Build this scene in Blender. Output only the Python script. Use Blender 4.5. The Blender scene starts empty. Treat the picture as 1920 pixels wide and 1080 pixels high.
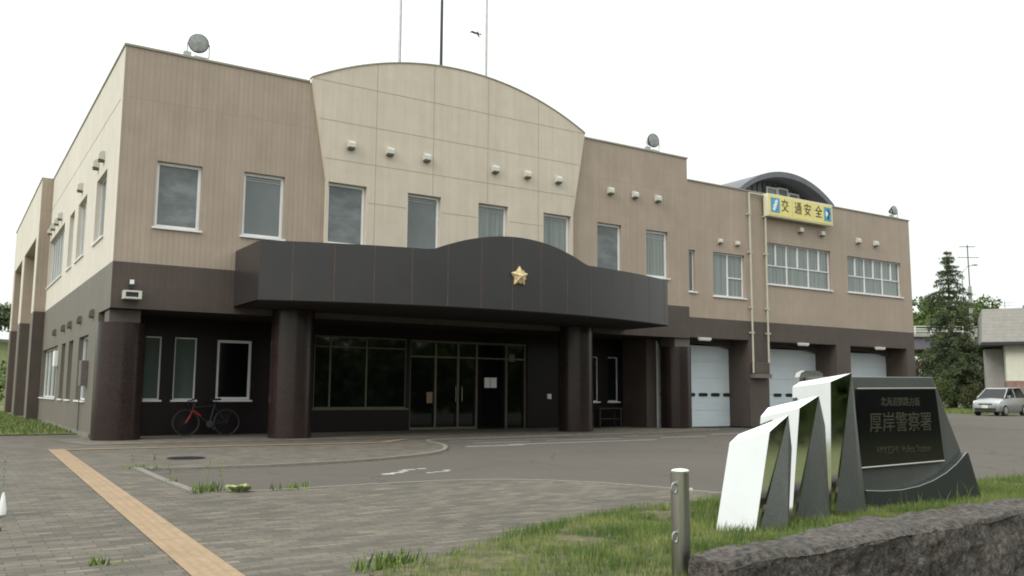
import bpy, bmesh, math, random
import numpy as np
from mathutils import Vector, Matrix, noise
from mathutils.geometry import tessellate_polygon
R_ = math.radians
rng = np.random.default_rng(7); random.seed(7)
sc = bpy.context.scene
col = sc.collection

# ------------------------------------------------------------------ camera
cam_d = bpy.data.cameras.new('camera'); cam_d.lens = 30.81; cam_d.sensor_width = 36
cam_d.clip_start = .05; cam_d.clip_end = 6000
cam = bpy.data.objects.new('camera', cam_d); col.objects.link(cam)
RX = Vector((0.83995342, -0.54262204, 0.0062908)); UX = Vector((-0.06959199, -0.09621381, 0.9929249)); WX = Vector((0.53817768, 0.83444845, 0.11857727))
m3 = Matrix((RX, UX, -WX)).transposed()
cam.matrix_world = Matrix.Translation((0, -21.63, 1.15)) @ m3.to_4x4()
sc.camera = cam
# ------------------------------------------------------------------ sky and sun (overcast)
w = bpy.data.worlds.new("World"); sc.world = w; w.use_nodes = True
nt = w.node_tree; nt.nodes.clear()
out = nt.nodes.new('ShaderNodeOutputWorld'); bg = nt.nodes.new('ShaderNodeBackground')
sky = nt.nodes.new('ShaderNodeTexSky'); sky.sky_type = 'NISHITA'; sky.sun_disc = False
SUN_EL, SUN_AZ = R_(32), R_(-104)      # azimuth measured from +Y towards +X
sky.sun_elevation = SUN_EL; sky.sun_rotation = SUN_AZ; sky.air_density = 1.0; sky.dust_density = 4.0
mix = nt.nodes.new('ShaderNodeMix'); mix.data_type = 'RGBA'; mix.inputs[0].default_value = .9
tc = nt.nodes.new('ShaderNodeTexCoord'); nz = nt.nodes.new('ShaderNodeTexNoise'); nz.inputs['Scale'].default_value = 2.2; nz.inputs['Detail'].default_value = 5
mp = nt.nodes.new('ShaderNodeMapping'); mp.inputs['Scale'].default_value = (1, 1, 2.5)
cr = nt.nodes.new('ShaderNodeValToRGB')
cr.color_ramp.elements[0].position = .3; cr.color_ramp.elements[0].color = (.715, .755, .72, 1)
cr.color_ramp.elements[1].position = .7; cr.color_ramp.elements[1].color = (.81, .85, .81, 1)
vm = nt.nodes.new('ShaderNodeVectorMath'); vm.operation = 'SCALE'; vm.inputs[3].default_value = 14.5
nt.links.new(tc.outputs['Generated'], mp.inputs['Vector']); nt.links.new(mp.outputs[0], nz.inputs['Vector'])
nt.links.new(nz.outputs['Fac'], cr.inputs[0]); nt.links.new(cr.outputs[0], vm.inputs[0])
# an overcast sky is brighter overhead than at the horizon
sx = nt.nodes.new('ShaderNodeSeparateXYZ'); pw = nt.nodes.new('ShaderNodeMath'); pw.operation = 'POWER'; pw.inputs[1].default_value = 2
cl = nt.nodes.new('ShaderNodeMath'); cl.operation = 'MAXIMUM'; cl.inputs[1].default_value = 0
ma = nt.nodes.new('ShaderNodeMath'); ma.operation = 'MULTIPLY_ADD'; ma.inputs[1].default_value = 1.5; ma.inputs[2].default_value = 1
v2 = nt.nodes.new('ShaderNodeVectorMath'); v2.operation = 'SCALE'
nt.links.new(tc.outputs['Generated'], sx.inputs[0]); nt.links.new(sx.outputs[2], cl.inputs[0]); nt.links.new(cl.outputs[0], pw.inputs[0]); nt.links.new(pw.outputs[0], ma.inputs[0])
nt.links.new(vm.outputs[0], v2.inputs[0]); nt.links.new(ma.outputs[0], v2.inputs[3])
nt.links.new(sky.outputs[0], mix.inputs[6]); nt.links.new(v2.outputs[0], mix.inputs[7])
nt.links.new(mix.outputs[2], bg.inputs[0]); bg.inputs[1].default_value = .1
nt.links.new(bg.outputs[0], out.inputs[0])
sd = bpy.data.lights.new('sun', 'SUN'); sd.energy = 1.5; sd.angle = R_(25); sd.color = (1, .97, .92)
so = bpy.data.objects.new('sun', sd); col.objects.link(so)
sdir = Vector((math.sin(SUN_AZ) * math.cos(SUN_EL), math.cos(SUN_AZ) * math.cos(SUN_EL), math.sin(SUN_EL)))
so.rotation_euler = sdir.to_track_quat('Z', 'Y').to_euler(); so.location = (0, 0, 60)
sc.cycles.pixel_filter_type = 'BLACKMAN_HARRIS'; sc.cycles.filter_width = 1.9
vs = sc.view_settings; vs.view_transform = 'Standard'; vs.look = 'None'; vs.gamma = 1; vs.exposure = 0.0; vs.use_curve_mapping = False
sc.cycles.max_bounces = 6; sc.cycles.diffuse_bounces = 3; sc.cycles.glossy_bounces = 4

# ------------------------------------------------------------------ materials
MATS = {}
def mat(name, c, rough=.7, metal=0, var=.12, scale=3.0, detail=5, bump=0, bscale=None, spec=.5, c2=None, stretch=(1, 1, 1), lo=.35, hi=.65):
    m = bpy.data.materials.new(name); m.use_nodes = True; n = m.node_tree; b = n.nodes['Principled BSDF']
    b.inputs['Roughness'].default_value = rough; b.inputs['Metallic'].default_value = metal
    b.inputs['Specular IOR Level'].default_value = spec
    t = n.nodes.new('ShaderNodeTexCoord'); mp = n.nodes.new('ShaderNodeMapping'); mp.inputs['Scale'].default_value = stretch
    n.links.new(t.outputs['Object'], mp.inputs['Vector'])
    x = n.nodes.new('ShaderNodeTexNoise'); x.inputs['Scale'].default_value = scale; x.inputs['Detail'].default_value = detail
    x.inputs['Roughness'].default_value = .65
    n.links.new(mp.outputs[0], x.inputs['Vector'])
    r = n.nodes.new('ShaderNodeValToRGB'); r.color_ramp.elements[0].position = lo; r.color_ramp.elements[1].position = hi
    a = [v * (1 - var) for v in c]; d = [min(1, v * (1 + var)) for v in (c2 or c)]
    r.color_ramp.elements[0].color = (*a, 1); r.color_ramp.elements[1].color = (*d, 1)
    n.links.new(x.outputs['Fac'], r.inputs[0]); n.links.new(r.outputs[0], b.inputs['Base Color'])
    if bump:
        x2 = n.nodes.new('ShaderNodeTexNoise'); x2.inputs['Scale'].default_value = bscale or scale * 6; x2.inputs['Detail'].default_value = 4
        n.links.new(mp.outputs[0], x2.inputs['Vector'])
        bp = n.nodes.new('ShaderNodeBump'); bp.inputs['Strength'].default_value = bump; bp.inputs['Distance'].default_value = .02
        n.links.new(x2.outputs['Fac'], bp.inputs['Height']); n.links.new(bp.outputs[0], b.inputs['Normal'])
    MATS[name] = m
    return m
def mult_brick(m, bw, rh, mortar, dark, axes='XZ', offset=.5, c1=(1, 1, 1), c2=(.9, .9, .9), msmooth=.1, bump=.3, bias=0):
    """multiply the material's colour by a masonry pattern laid in object space"""
    n = m.node_tree; b = n.nodes['Principled BSDF']; src = b.inputs['Base Color'].links[0].from_socket
    t = n.nodes.new('ShaderNodeTexCoord'); s = n.nodes.new('ShaderNodeSeparateXYZ'); cm = n.nodes.new('ShaderNodeCombineXYZ')
    n.links.new(t.outputs['Object'], s.inputs[0])
    if axes == 'SZ':      # works on walls along x or along y
        ad = n.nodes.new('ShaderNodeMath'); ad.operation = 'ADD'
        n.links.new(s.outputs[0], ad.inputs[0]); n.links.new(s.outputs[1], ad.inputs[1]); n.links.new(ad.outputs[0], cm.inputs[0]); n.links.new(s.outputs[2], cm.inputs[1])
    else:
        n.links.new(s.outputs['XYZ'.index(axes[0])], cm.inputs[0]); n.links.new(s.outputs['XYZ'.index(axes[1])], cm.inputs[1])
    k = n.nodes.new('ShaderNodeTexBrick'); k.offset = offset
    k.inputs['Scale'].default_value = 1; k.inputs['Brick Width'].default_value = bw; k.inputs['Row Height'].default_value = rh
    k.inputs['Mortar Size'].default_value = mortar; k.inputs['Mortar Smooth'].default_value = msmooth; k.inputs['Bias'].default_value = bias
    k.inputs['Color1'].default_value = (*c1, 1); k.inputs['Color2'].default_value = (*c2, 1); k.inputs['Mortar'].default_value = (dark, dark, dark, 1)
    n.links.new(cm.outputs[0], k.inputs['Vector'])
    mx = n.nodes.new('ShaderNodeMix'); mx.data_type = 'RGBA'; mx.blend_type = 'MULTIPLY'; mx.inputs[0].default_value = 1
    n.links.new(src, mx.inputs[6]); n.links.new(k.outputs['Color'], mx.inputs[7]); n.links.new(mx.outputs[2], b.inputs['Base Color'])
    if bump:
        bp = n.nodes.new('ShaderNodeBump'); bp.inputs['Strength'].default_value = bump; bp.inputs['Distance'].default_value = .01; bp.invert = True
        n.links.new(k.outputs['Fac'], bp.inputs['Height']); n.links.new(bp.outputs[0], b.inputs['Normal'])
    return m
def stain(m, scale, lo, hi, amt, stretch=(1, 1, 1)):
    """soft weathering multiplied over the colour"""
    n = m.node_tree; b = n.nodes['Principled BSDF']; src = b.inputs['Base Color'].links[0].from_socket
    t = n.nodes.new('ShaderNodeTexCoord'); mp = n.nodes.new('ShaderNodeMapping'); mp.inputs['Scale'].default_value = stretch
    x = n.nodes.new('ShaderNodeTexNoise'); x.inputs['Scale'].default_value = scale; x.inputs['Detail'].default_value = 6; x.inputs['Roughness'].default_value = .7
    r = n.nodes.new('ShaderNodeValToRGB'); r.color_ramp.elements[0].position = lo; r.color_ramp.elements[1].position = hi
    r.color_ramp.elements[0].color = (1 - amt, 1 - amt, 1 - amt, 1); r.color_ramp.elements[1].color = (1, 1, 1, 1)
    mx = n.nodes.new('ShaderNodeMix'); mx.data_type = 'RGBA'; mx.blend_type = 'MULTIPLY'; mx.inputs[0].default_value = 1
    n.links.new(t.outputs['Object'], mp.inputs[0]); n.links.new(mp.outputs[0], x.inputs['Vector']); n.links.new(x.outputs['Fac'], r.inputs[0])
    n.links.new(src, mx.inputs[6]); n.links.new(r.outputs[0], mx.inputs[7]); n.links.new(mx.outputs[2], b.inputs['Base Color'])
    return m

tile = mat('brown_tile', (.390, .314, .252), .6, var=.06, scale=1.2, spec=.3)
mult_brick(tile, .125, 4.0, .012, .84, 'SZ', offset=0, c2=(.965, .965, .965), msmooth=.5, bump=.25); stain(tile, .6, .3, .7, .13, (1, 1, .25))
wingtile = mat('plain_tile', (.390, .314, .252), .6, var=.05, scale=1.0, spec=.3)
mult_brick(wingtile, .125, .5, .008, .9, 'SZ', offset=0, c2=(.97, .97, .97), msmooth=.5, bump=.15); stain(wingtile, .5, .3, .7, .14, (1, 1, .25))
cream = mat('cream_panel', (.58, .51, .42), .65, var=.035, scale=2.5, bump=.05, bscale=60, spec=.3); stain(cream, .45, .25, .7, .08, (1, 1, .3))
sidecream = mat('side_cream', (.66, .61, .54), .65, var=.035, scale=2.0, bump=.05, bscale=60, spec=.3); stain(sidecream, .45, .3, .7, .1, (1, 1, .3))  # paler than the front cream: light from the left is put into the colour
for m_ in (tile, wingtile, cream, sidecream): stain(m_, 1.0, .42, .62, .07, (5, 5, .22))
band = mat('band_tile', (.088, .068, .059), .55, var=.08, scale=1.5, spec=.3)
mult_brick(band, .125, .5, .010, .85, 'SZ', offset=0, c2=(.93, .93, .93), msmooth=.4, bump=.15); stain(band, .8, .3, .7, .12)
sideband = mat('side_band', (.16, .142, .12), .6, var=.06, scale=1.8, spec=.3); stain(sideband, .7, .3, .7, .12, (1, 1, .4))  # lighter copy of the front band, brighter side light painted in
fascia = mat('charcoal_panel', (.031, .028, .030), .34, var=.07, scale=1.0, detail=6, spec=.45); stain(fascia, 1.0, .3, .75, .18, (1, 1, .3))
jointm = mat('joint', (.09, .06, .045), .8, var=.2)
djoint = mat('panel_groove', (.33, .29, .22), .8, var=.05)
granite = mat('brown_granite', (.022, .013, .012), .24, var=.5, scale=55, detail=3, spec=.35, c2=(.036, .022, .020)); stain(granite, 1.3, .3, .7, .3)
mult_brick(granite, 3.0, .75, .004, .55, 'SZ', offset=0, c2=(.85, .85, .85), bump=.1)
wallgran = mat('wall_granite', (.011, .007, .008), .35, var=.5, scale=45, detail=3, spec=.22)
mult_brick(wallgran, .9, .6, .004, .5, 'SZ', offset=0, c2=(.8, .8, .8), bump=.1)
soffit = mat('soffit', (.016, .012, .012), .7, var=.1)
capm = mat('column_cap', (.13, .11, .10), .7, var=.1)
frame = mat('aluminium_frame', (.72, .72, .73), .4, 0, var=.04)
dframe = mat('bronze_frame', (.12, .11, .075), .4, .3, var=.1)
coping = mat('coping', (.26, .25, .20), .5, .2, var=.1)
def glassm(name, c, rough=.06, spec=.5, var=.15, scale=.6):
    m = mat(name, c, rough, 0, var=var, scale=scale, spec=spec, stretch=(1, 1, .6)); return m
glass = glassm('window_glass', (.135, .152, .155))
glass_c = glassm('curtained_glass', (.17, .20, .19), var=.2, scale=1.2)
glass_d = glassm('dark_glass', (.005, .006, .006), .04, .42)
glass_e = glassm('dim_glass', (.09, .115, .108), .06, .3)
glass_f = mat('folded_curtain_glass', (.185, .21, .205), .07, var=.16, scale=1.0, stretch=(14, 14, .3), spec=.5, lo=.42, hi=.58)
glass_g = mat('half_blind_glass', (.135, .15, .155), .06, var=.28, scale=1.1, stretch=(.8, .8, 1.6), spec=.5, lo=.4, hi=.6)
streakm = mat('light_streak', (.34, .36, .36), .5, var=.1)  # pale colour painting the ceiling-light streaks seen in the panes
garage = mat('garage_door_white', (.60, .66, .70), .45, var=.03, scale=1.0); stain(garage, 1.5, .3, .7, .07)
slot = mat('slot_glass', (.03, .03, .035), .15)
ventm = mat('vent_hood', (.52, .51, .46), .5, var=.06)
ventd = mat('vent_dark', (.10, .09, .06), .7)
pipem = mat('cream_pipe', (.44, .41, .34), .5, var=.06)
gold = mat('gold_emblem', (.60, .46, .26), .45, .3, var=.15, scale=12)
steelm = mat('galvanised', (.36, .37, .36), .4, .7, var=.1)
darkm = mat('dark_metal', (.035, .037, .045), .45, .5, var=.1)
whitem = mat('white_paint', (.75, .76, .74), .5, var=.04)
lampglass = mat('lamp_glass', (.22, .23, .22), .12, .5, var=.3, scale=8)
yellow = mat('sign_yellow', (.72, .62, .22), .5, var=.05)
signframe = mat('sign_frame', (.62, .6, .42), .5, var=.05)
blue = mat('sign_blue', (.06, .30, .50), .5, var=.05)
black = mat('black_letter', (.035, .03, .02), .6, var=.1)
navy = mat('navy', (.01, .03, .09), .6)
roofm = mat('grey_metal_roof', (.12, .12, .14), .5, .2, var=.12)
asphalt = mat('asphalt', (.112, .098, .086), .9, var=.12, scale=60, detail=6, bump=.4, bscale=180, spec=.3)
stain(asphalt, .35, .3, .7, .17); stain(asphalt, 3.2, .25, .6, .10)
n = asphalt.node_tree; b = n.nodes['Principled BSDF']; src = b.inputs['Base Color'].links[0].from_socket
t = n.nodes.new('ShaderNodeTexCoord'); x = n.nodes.new('ShaderNodeTexNoise'); x.inputs['Scale'].default_value = 1.1; x.inputs['Detail'].default_value = 5
va_ = n.nodes.new('ShaderNodeVectorMath'); va_.operation = 'MULTIPLY_ADD'; va_.inputs[1].default_value = (.9, .9, .9)
vo = n.nodes.new('ShaderNodeTexVoronoi'); vo.feature = 'DISTANCE_TO_EDGE'; vo.inputs['Scale'].default_value = .16
k = n.nodes.new('ShaderNodeMapRange'); k.inputs['From Min'].default_value = .001; k.inputs['From Max'].default_value = .0045; k.inputs['To Min'].default_value = .62; k.inputs['To Max'].default_value = 1
mx = n.nodes.new('ShaderNodeMix'); mx.data_type = 'RGBA'; mx.blend_type = 'MULTIPLY'; mx.inputs[0].default_value = 1
n.links.new(t.outputs['Object'], x.inputs['Vector']); n.links.new(x.outputs['Color'], va_.inputs[0]); n.links.new(t.outputs['Object'], va_.inputs[2]); n.links.new(va_.outputs[0], vo.inputs['Vector'])
n.links.new(vo.outputs['Distance'], k.inputs['Value']); n.links.new(src, mx.inputs[6]); n.links.new(k.outputs[0], mx.inputs[7]); n.links.new(mx.outputs[2], b.inputs['Base Color'])
paver = mat('paver', (.118, .105, .090), .85, var=.14, scale=40, bump=.3, bscale=120, spec=.3)
mult_brick(paver, .21, .105, .005, .72, 'XY', offset=.5, c1=(1.36, 1.32, 1.26), c2=(.80, .80, .80), bump=.5, bias=-.1)
stain(paver, .5, .3, .7, .22); stain(paver, 2.6, .25, .65, .18)
paver2 = mat('pale_paver', (.155, .140, .117), .85, var=.14, scale=40, bump=.3, bscale=120, spec=.3)
mult_brick(paver2, .21, .105, .006, .7, 'XY', offset=.5, c1=(1.35, 1.32, 1.26), c2=(.8, .8, .8), bump=.5, bias=-.1)
stain(paver2, .8, .3, .7, .2); stain(paver2, 3.5, .3, .65, .15)
# scattered bleached bricks
for pm in (paver, paver2):
    n = pm.node_tree; b = n.nodes['Principled BSDF']; src = b.inputs['Base Color'].links[0].from_socket
    t = n.nodes.new('ShaderNodeTexCoord'); mp = n.nodes.new('ShaderNodeMapping'); mp.inputs['Scale'].default_value = (1.6, 9, 1)
    x = n.nodes.new('ShaderNodeTexNoise'); x.inputs['Scale'].default_value = 1.3; x.inputs['Detail'].default_value = 3
    r = n.nodes.new('ShaderNodeValToRGB'); r.color_ramp.elements[0].position = .55; r.color_ramp.elements[1].position = .66
    r.color_ramp.elements[0].color = (1, 1, 1, 1); r.color_ramp.elements[1].color = (1.55, 1.52, 1.42, 1)
    mx = n.nodes.new('ShaderNodeMix'); mx.data_type = 'RGBA'; mx.blend_type = 'MULTIPLY'; mx.inputs[0].default_value = 1
    n.links.new(t.outputs['Object'], mp.inputs[0]); n.links.new(mp.outputs[0], x.inputs['Vector']); n.links.new(x.outputs['Fac'], r.inputs[0])
    n.links.new(src, mx.inputs[6]); n.links.new(r.outputs[0], mx.inputs[7]); n.links.new(mx.outputs[2], b.inputs['Base Color'])
tact = mat('tactile_yellow', (.33, .228, .138), .8, var=.1, scale=14, bump=.2, bscale=80)
mult_brick(tact, .075, .30, .010, .90, 'XY', offset=0, c2=(.92, .92, .92), bump=.9); stain(tact, 2.2, .3, .65, .2)
kerb = mat('kerb_stone', (.18, .165, .14), .85, var=.15, scale=12, bump=.3)
soil = mat('soil', (.05, .055, .025), .95, var=.3, scale=6, bump=.6, c2=(.11, .095, .045))
turf = mat('turf', (.075, .10, .03), .95, var=.25, scale=3, bump=.8, bscale=40, c2=(.11, .115, .04))
grassm = mat('grass_blade', (.088, .155, .034), .7, var=.2, scale=2.2, c2=(.20, .23, .075), spec=.2, lo=.38, hi=.68)
paintw = mat('road_paint', (.42, .42, .39), .8, var=.3, scale=9, lo=.3, hi=.7)
rock = mat('rough_granite', (.06, .052, .046), .85, var=.4, scale=22, detail=10, bump=1.0, bscale=60, c2=(.125, .11, .098), spec=.3); stain(rock, 2.2, .3, .65, .35); stain(rock, 7, .35, .6, .3)
# smudged steel: uneven polish
n = None
mono = mat('dark_granite', (.092, .097, .093), .28, var=.2, scale=90, detail=2, spec=.5); stain(mono, 2.2, .3, .7, .3, (1, 1, .4))
monod = mat('monument_base_granite', (.030, .034, .036), .35, var=.25, scale=90, detail=2, spec=.45)
panelb = mat('polished_black_stone', (.006, .006, .007), .12, var=.2)
letter = mat('gold_letter', (.042, .043, .026), .4, .2, var=.3, scale=30)
mirror = mat('polished_steel', (.80, .80, .79), .045, 1.0, var=.03, scale=2)
def smudge(m, lo, hi, scale=5):
    n = m.node_tree; b = n.nodes['Principled BSDF']; t = n.nodes.new('ShaderNodeTexCoord'); x = n.nodes.new('ShaderNodeTexNoise'); x.inputs['Scale'].default_value = scale; x.inputs['Detail'].default_value = 8
    k = n.nodes.new('ShaderNodeMapRange'); k.inputs['From Min'].default_value = .35; k.inputs['From Max'].default_value = .7; k.inputs['To Min'].default_value = lo; k.inputs['To Max'].default_value = hi
    n.links.new(t.outputs['Object'], x.inputs['Vector']); n.links.new(x.outputs['Fac'], k.inputs['Value']); n.links.new(k.outputs[0], b.inputs['Roughness'])
smudge(mirror, .03, .12)
satin = mat('satin_steel', (.42, .41, .39), .28, 1.0, var=.1, scale=8, stretch=(8, 8, .5))
barkm = mat('bark', (.075, .055, .04), .9, var=.3, scale=10, bump=.5)
leafd = mat('spruce_needles', (.048, .068, .034), .7, var=.35, scale=1.2, c2=(.095, .118, .056), spec=.2)
leafm = mat('leaf', (.055, .085, .025), .7, var=.35, scale=.35, c2=(.10, .14, .04), spec=.2)
leafb = mat('brush_leaf', (.09, .075, .035), .7, var=.35, scale=.9, c2=(.07, .10, .035), spec=.2)
carp = mat('silver_paint', (.36, .37, .37), .25, .6, var=.03)
carg = glassm('car_glass', (.012, .013, .014), .05, .2)
rubber = mat('rubber', (.02, .02, .02), .8)
redp = mat('red_paint', (.34, .022, .018), .35, var=.1)
headl = mat('lamp_lens', (.62, .63, .6), .08, .1)
plate_m = mat('plate', (.65, .66, .6), .5)
brid_c = mat('bridge_concrete', (.30, .29, .27), .85, var=.15, scale=.8)
brid_s = mat('bridge_girder', (.13, .115, .15), .6, var=.12, scale=.6)
hroof = mat('house_roof', (.27, .255, .235), .8, var=.08, scale=3); mult_brick(hroof, 30, .24, .02, .85, 'XZ', c2=(.97, .97, .97), bump=.2)
hwall = mat('house_wall', (.60, .60, .50), .8, var=.05)
hbrick = mat('house_brick', (.27, .17, .14), .85, var=.2, scale=3); mult_brick(hbrick, .4, .12, .012, .8, 'XZ', bump=.2)
maroon = mat('maroon', (.16, .03, .06), .6)
leafp = mat('pale_weed', (.26, .30, .12), .6, var=.25, scale=20)

# ------------------------------------------------------------------ mesh builder
class MB:
    def __init__(s): s.v = []; s.f = []; s.m = []
    def add(s, vs_, fs_, mi=0):
        o = len(s.v); s.v += [tuple(p) for p in vs_]; s.f += [tuple(i + o for i in f) for f in fs_]; s.m += [mi] * len(fs_); return s
    def box(s, x0, x1, y0, y1, z0, z1, mi=0):
        v = [(x, y, z) for z in (z0, z1) for y in (y0, y1) for x in (x0, x1)]
        return s.add(v, [(0, 2, 3, 1), (4, 5, 7, 6), (0, 1, 5, 4), (2, 6, 7, 3), (0, 4, 6, 2), (1, 3, 7, 5)], mi)
    def prism(s, poly, axis, a, b, mi=0, holes=(), cap=True, side_mi=None):
        """poly of 2-D points swept along axis from a to b (may have holes)"""
        def P(p, t):
            return (p[0], t, p[1]) if axis == 'y' else ((t, p[0], p[1]) if axis == 'x' else (p[0], p[1], t))
        loops = [list(poly)] + [list(h) for h in holes]
        flat = [p for l in loops for p in l]
        if cap:
            tri = tessellate_polygon([[Vector((p[0], p[1], 0)) for p in l] for l in loops])
            for t in (a, b):
                s.add([P(p, t) for p in flat], [tuple(x) for x in tri], mi)
        smi = mi if side_mi is None else side_mi
        for l in loops:
            n = len(l); o = [P(p, a) for p in l] + [P(p, b) for p in l]
            s.add(o, [(i, (i + 1) % n, n + (i + 1) % n, n + i) for i in range(n)], smi)
        return s
    def wall(s, r, axis, a, b, mi, holes):
        """rectangular wall (x0,x1,z0,z1) with rectangular openings, built as a grid of cells"""
        us = sorted({r[0], r[1]} | {v for h in holes for v in h[:2]}); ws = sorted({r[2], r[3]} | {v for h in holes for v in h[2:]})
        def P(u, t, w): return (u, t, w) if axis == 'y' else (t, u, w)
        def hole(u, w): return any(h[0] < u < h[1] and h[2] < w < h[3] for h in holes)
        for u0, u1 in zip(us, us[1:]):
            for w0, w1 in zip(ws, ws[1:]):
                if hole((u0 + u1) / 2, (w0 + w1) / 2): continue
                for t in (a, b): s.add([P(u0, t, w0), P(u1, t, w0), P(u1, t, w1), P(u0, t, w1)], [(0, 1, 2, 3)], mi)
        for q in [r] + list(holes):
            c = [(q[0], q[2]), (q[1], q[2]), (q[1], q[3]), (q[0], q[3])]
            for k in range(4):
                p0, p1 = c[k], c[(k + 1) % 4]; s.add([P(p0[0], a, p0[1]), P(p1[0], a, p1[1]), P(p1[0], b, p1[1]), P(p0[0], b, p0[1])], [(0, 1, 2, 3)], mi)
        return s
    def tube(s, pts, r, n=8, mi=0, closed=False):
        pts = [Vector(p) for p in pts]; rs = r if isinstance(r, (list, tuple)) else [r] * len(pts)
        o = len(s.v); N = len(pts)
        for i, p in enumerate(pts):
            if closed: d = pts[(i + 1) % N] - pts[i - 1]
            else: d = pts[min(i + 1, N - 1)] - pts[max(i - 1, 0)]
            d.normalize(); a = Vector((0, 0, 1)) if abs(d.z) < .9 else Vector((0, 1, 0))
            u = d.cross(a).normalized(); v = d.cross(u)
            for k in range(n):
                t = 2 * math.pi * k / n; s.v.append(tuple(p + (u * math.cos(t) + v * math.sin(t)) * rs[i]))
        for i in range(N if closed else N - 1):
            j = (i + 1) % N
            for k in range(n):
                s.f.append((o + i * n + k, o + i * n + (k + 1) % n, o + j * n + (k + 1) % n, o + j * n + k)); s.m.append(mi)
        if not closed:
            s.f.append(tuple(o + k for k in range(n))[::-1]); s.m.append(mi)
            s.f.append(tuple(o + (N - 1) * n + k for k in range(n))); s.m.append(mi)
        return s
    def lathe(s, prof, n=24, c=(0, 0, 0), axis=(0, 0, 1), mi=0):
        """prof = [(radius, height)...] turned round axis through c"""
        q = Vector(axis).normalized().to_track_quat('Z', 'Y'); c = Vector(c); o = len(s.v)
        for r, h in prof:
            for k in range(n):
                t = 2 * math.pi * k / n; s.v.append(tuple(c + q @ Vector((r * math.cos(t), r * math.sin(t), h))))
        for i in range(len(prof) - 1):
            for k in range(n):
                s.f.append((o + i * n + k, o + i * n + (k + 1) % n, o + (i + 1) * n + (k + 1) % n, o + (i + 1) * n + k)); s.m.append(mi)
        s.f.append(tuple(o + k for k in range(n))[::-1]); s.m.append(mi)
        s.f.append(tuple(o + (len(prof) - 1) * n + k for k in range(n))); s.m.append(mi)
        return s
    def build(s, name, mats, parent=None, smooth=False, loc=None, bevel=0, fixn=True):
        me = bpy.data.meshes.new(name); me.from_pydata(s.v, [], s.f); me.validate()
        mats = mats if isinstance(mats, (list, tuple)) else [mats]
        for m in mats: me.materials.append(m)
        if len(mats) > 1 and len(me.polygons) == len(s.m): me.polygons.foreach_set('material_index', s.m)
        bm = bmesh.new(); bm.from_mesh(me)
        if fixn: bmesh.ops.remove_doubles(bm, verts=bm.verts, dist=1e-5); bmesh.ops.recalc_face_normals(bm, faces=bm.faces)
        if bevel:
            ed = [e for e in bm.edges if len(e.link_faces) == 2 and e.calc_face_angle(0) > .5]
            bmesh.ops.bevel(bm, geom=ed, offset=bevel, segments=2, affect='EDGES', profile=.5)
        bm.to_mesh(me); bm.free()
        if smooth:
            me.shade_smooth(); 
            try: me.set_sharp_from_angle(angle=R_(35))
            except Exception: pass
        ob = bpy.data.objects.new(name, me); col.objects.link(ob)
        if parent: ob.parent = parent
        if loc: ob.location = loc
        return ob
def tag(o, label=None, cat=None, group=None, kind=None):
    if label: o['label'] = label
    if cat: o['category'] = cat
    if group: o['group'] = group
    if kind: o['kind'] = kind
    return o
def empty(name, loc=(0, 0, 0), rz=0, label=None, cat=None, group=None):
    o = bpy.data.objects.new(name, None); col.objects.link(o); o.location = loc; o.rotation_euler = (0, 0, rz); o.empty_display_size = .2
    return tag(o, label, cat, group)
def copy_tree(o, parent=None):
    c = o.copy(); col.objects.link(c)
    if parent: c.parent = parent
    for ch in [x for x in bpy.data.objects if x.parent == o]: copy_tree(ch, c)
    return c
def text_mesh(name, body, size, mats, parent, origin, rot, depth=.004, xs=1.0, bold=0.0):
    c = bpy.data.curves.new('tmp', 'FONT'); c.body = body; c.size = size; c.extrude = depth; c.align_x = 'CENTER'; c.align_y = 'CENTER'; c.offset = bold
    t = bpy.data.objects.new('tmp', c); col.objects.link(t); bpy.context.view_layer.update()
    me = bpy.data.meshes.new_from_object(t.evaluated_get(bpy.context.evaluated_depsgraph_get()))
    bpy.data.objects.remove(t); bpy.data.curves.remove(c); me.name = name
    me.transform(Matrix.Diagonal((xs, 1, 1, 1))); me.transform(Matrix.Translation(origin) @ rot.to_4x4())
    me.materials.clear(); me.materials.append(mats)
    for p in me.polygons: p.material_index = 0
    o = bpy.data.objects.new(name, me); col.objects.link(o); o.parent = parent
    return o
def fast_mesh(name, V, F, mats, mi=None, parent=None):
    """V (n,3), F (k,3|4) numpy"""
    me = bpy.data.meshes.new(name); k, c = F.shape
    me.vertices.add(len(V)); me.vertices.foreach_set('co', V.astype(np.float32).ravel())
    me.loops.add(k * c); me.loops.foreach_set('vertex_index', F.astype(np.int32).ravel())
    me.polygons.add(k); me.polygons.foreach_set('loop_start', np.arange(0, k * c, c, dtype=np.int32))
    for m in (mats if isinstance(mats, (list, tuple)) else [mats]): me.materials.append(m)
    if mi is not None: me.polygons.foreach_set('material_index', mi.astype(np.int32))
    me.update(calc_edges=True)
    o = bpy.data.objects.new(name, me); col.objects.link(o)
    if parent: o.parent = parent
    return o
def leaf_cards(P, size, aspect=.6, droop=0):
    """small leaf-sized triangles-pairs at points P"""
    n = len(P); d = rng.normal(size=(n, 3)); d[:, 2] -= droop; d /= np.linalg.norm(d, axis=1)[:, None]
    e = rng.normal(size=(n, 3)); e -= (e * d).sum(1)[:, None] * d; e /= np.linalg.norm(e, axis=1)[:, None]
    s_ = (size * rng.uniform(.55, 1.3, n))[:, None]
    a, b = d * s_ * .5, e * s_ * aspect * .5
    V = np.stack([P - a, P + b, P + a, P - b], 1).reshape(-1, 3); F = np.arange(4 * n).reshape(n, 4)
    return V, F

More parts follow.
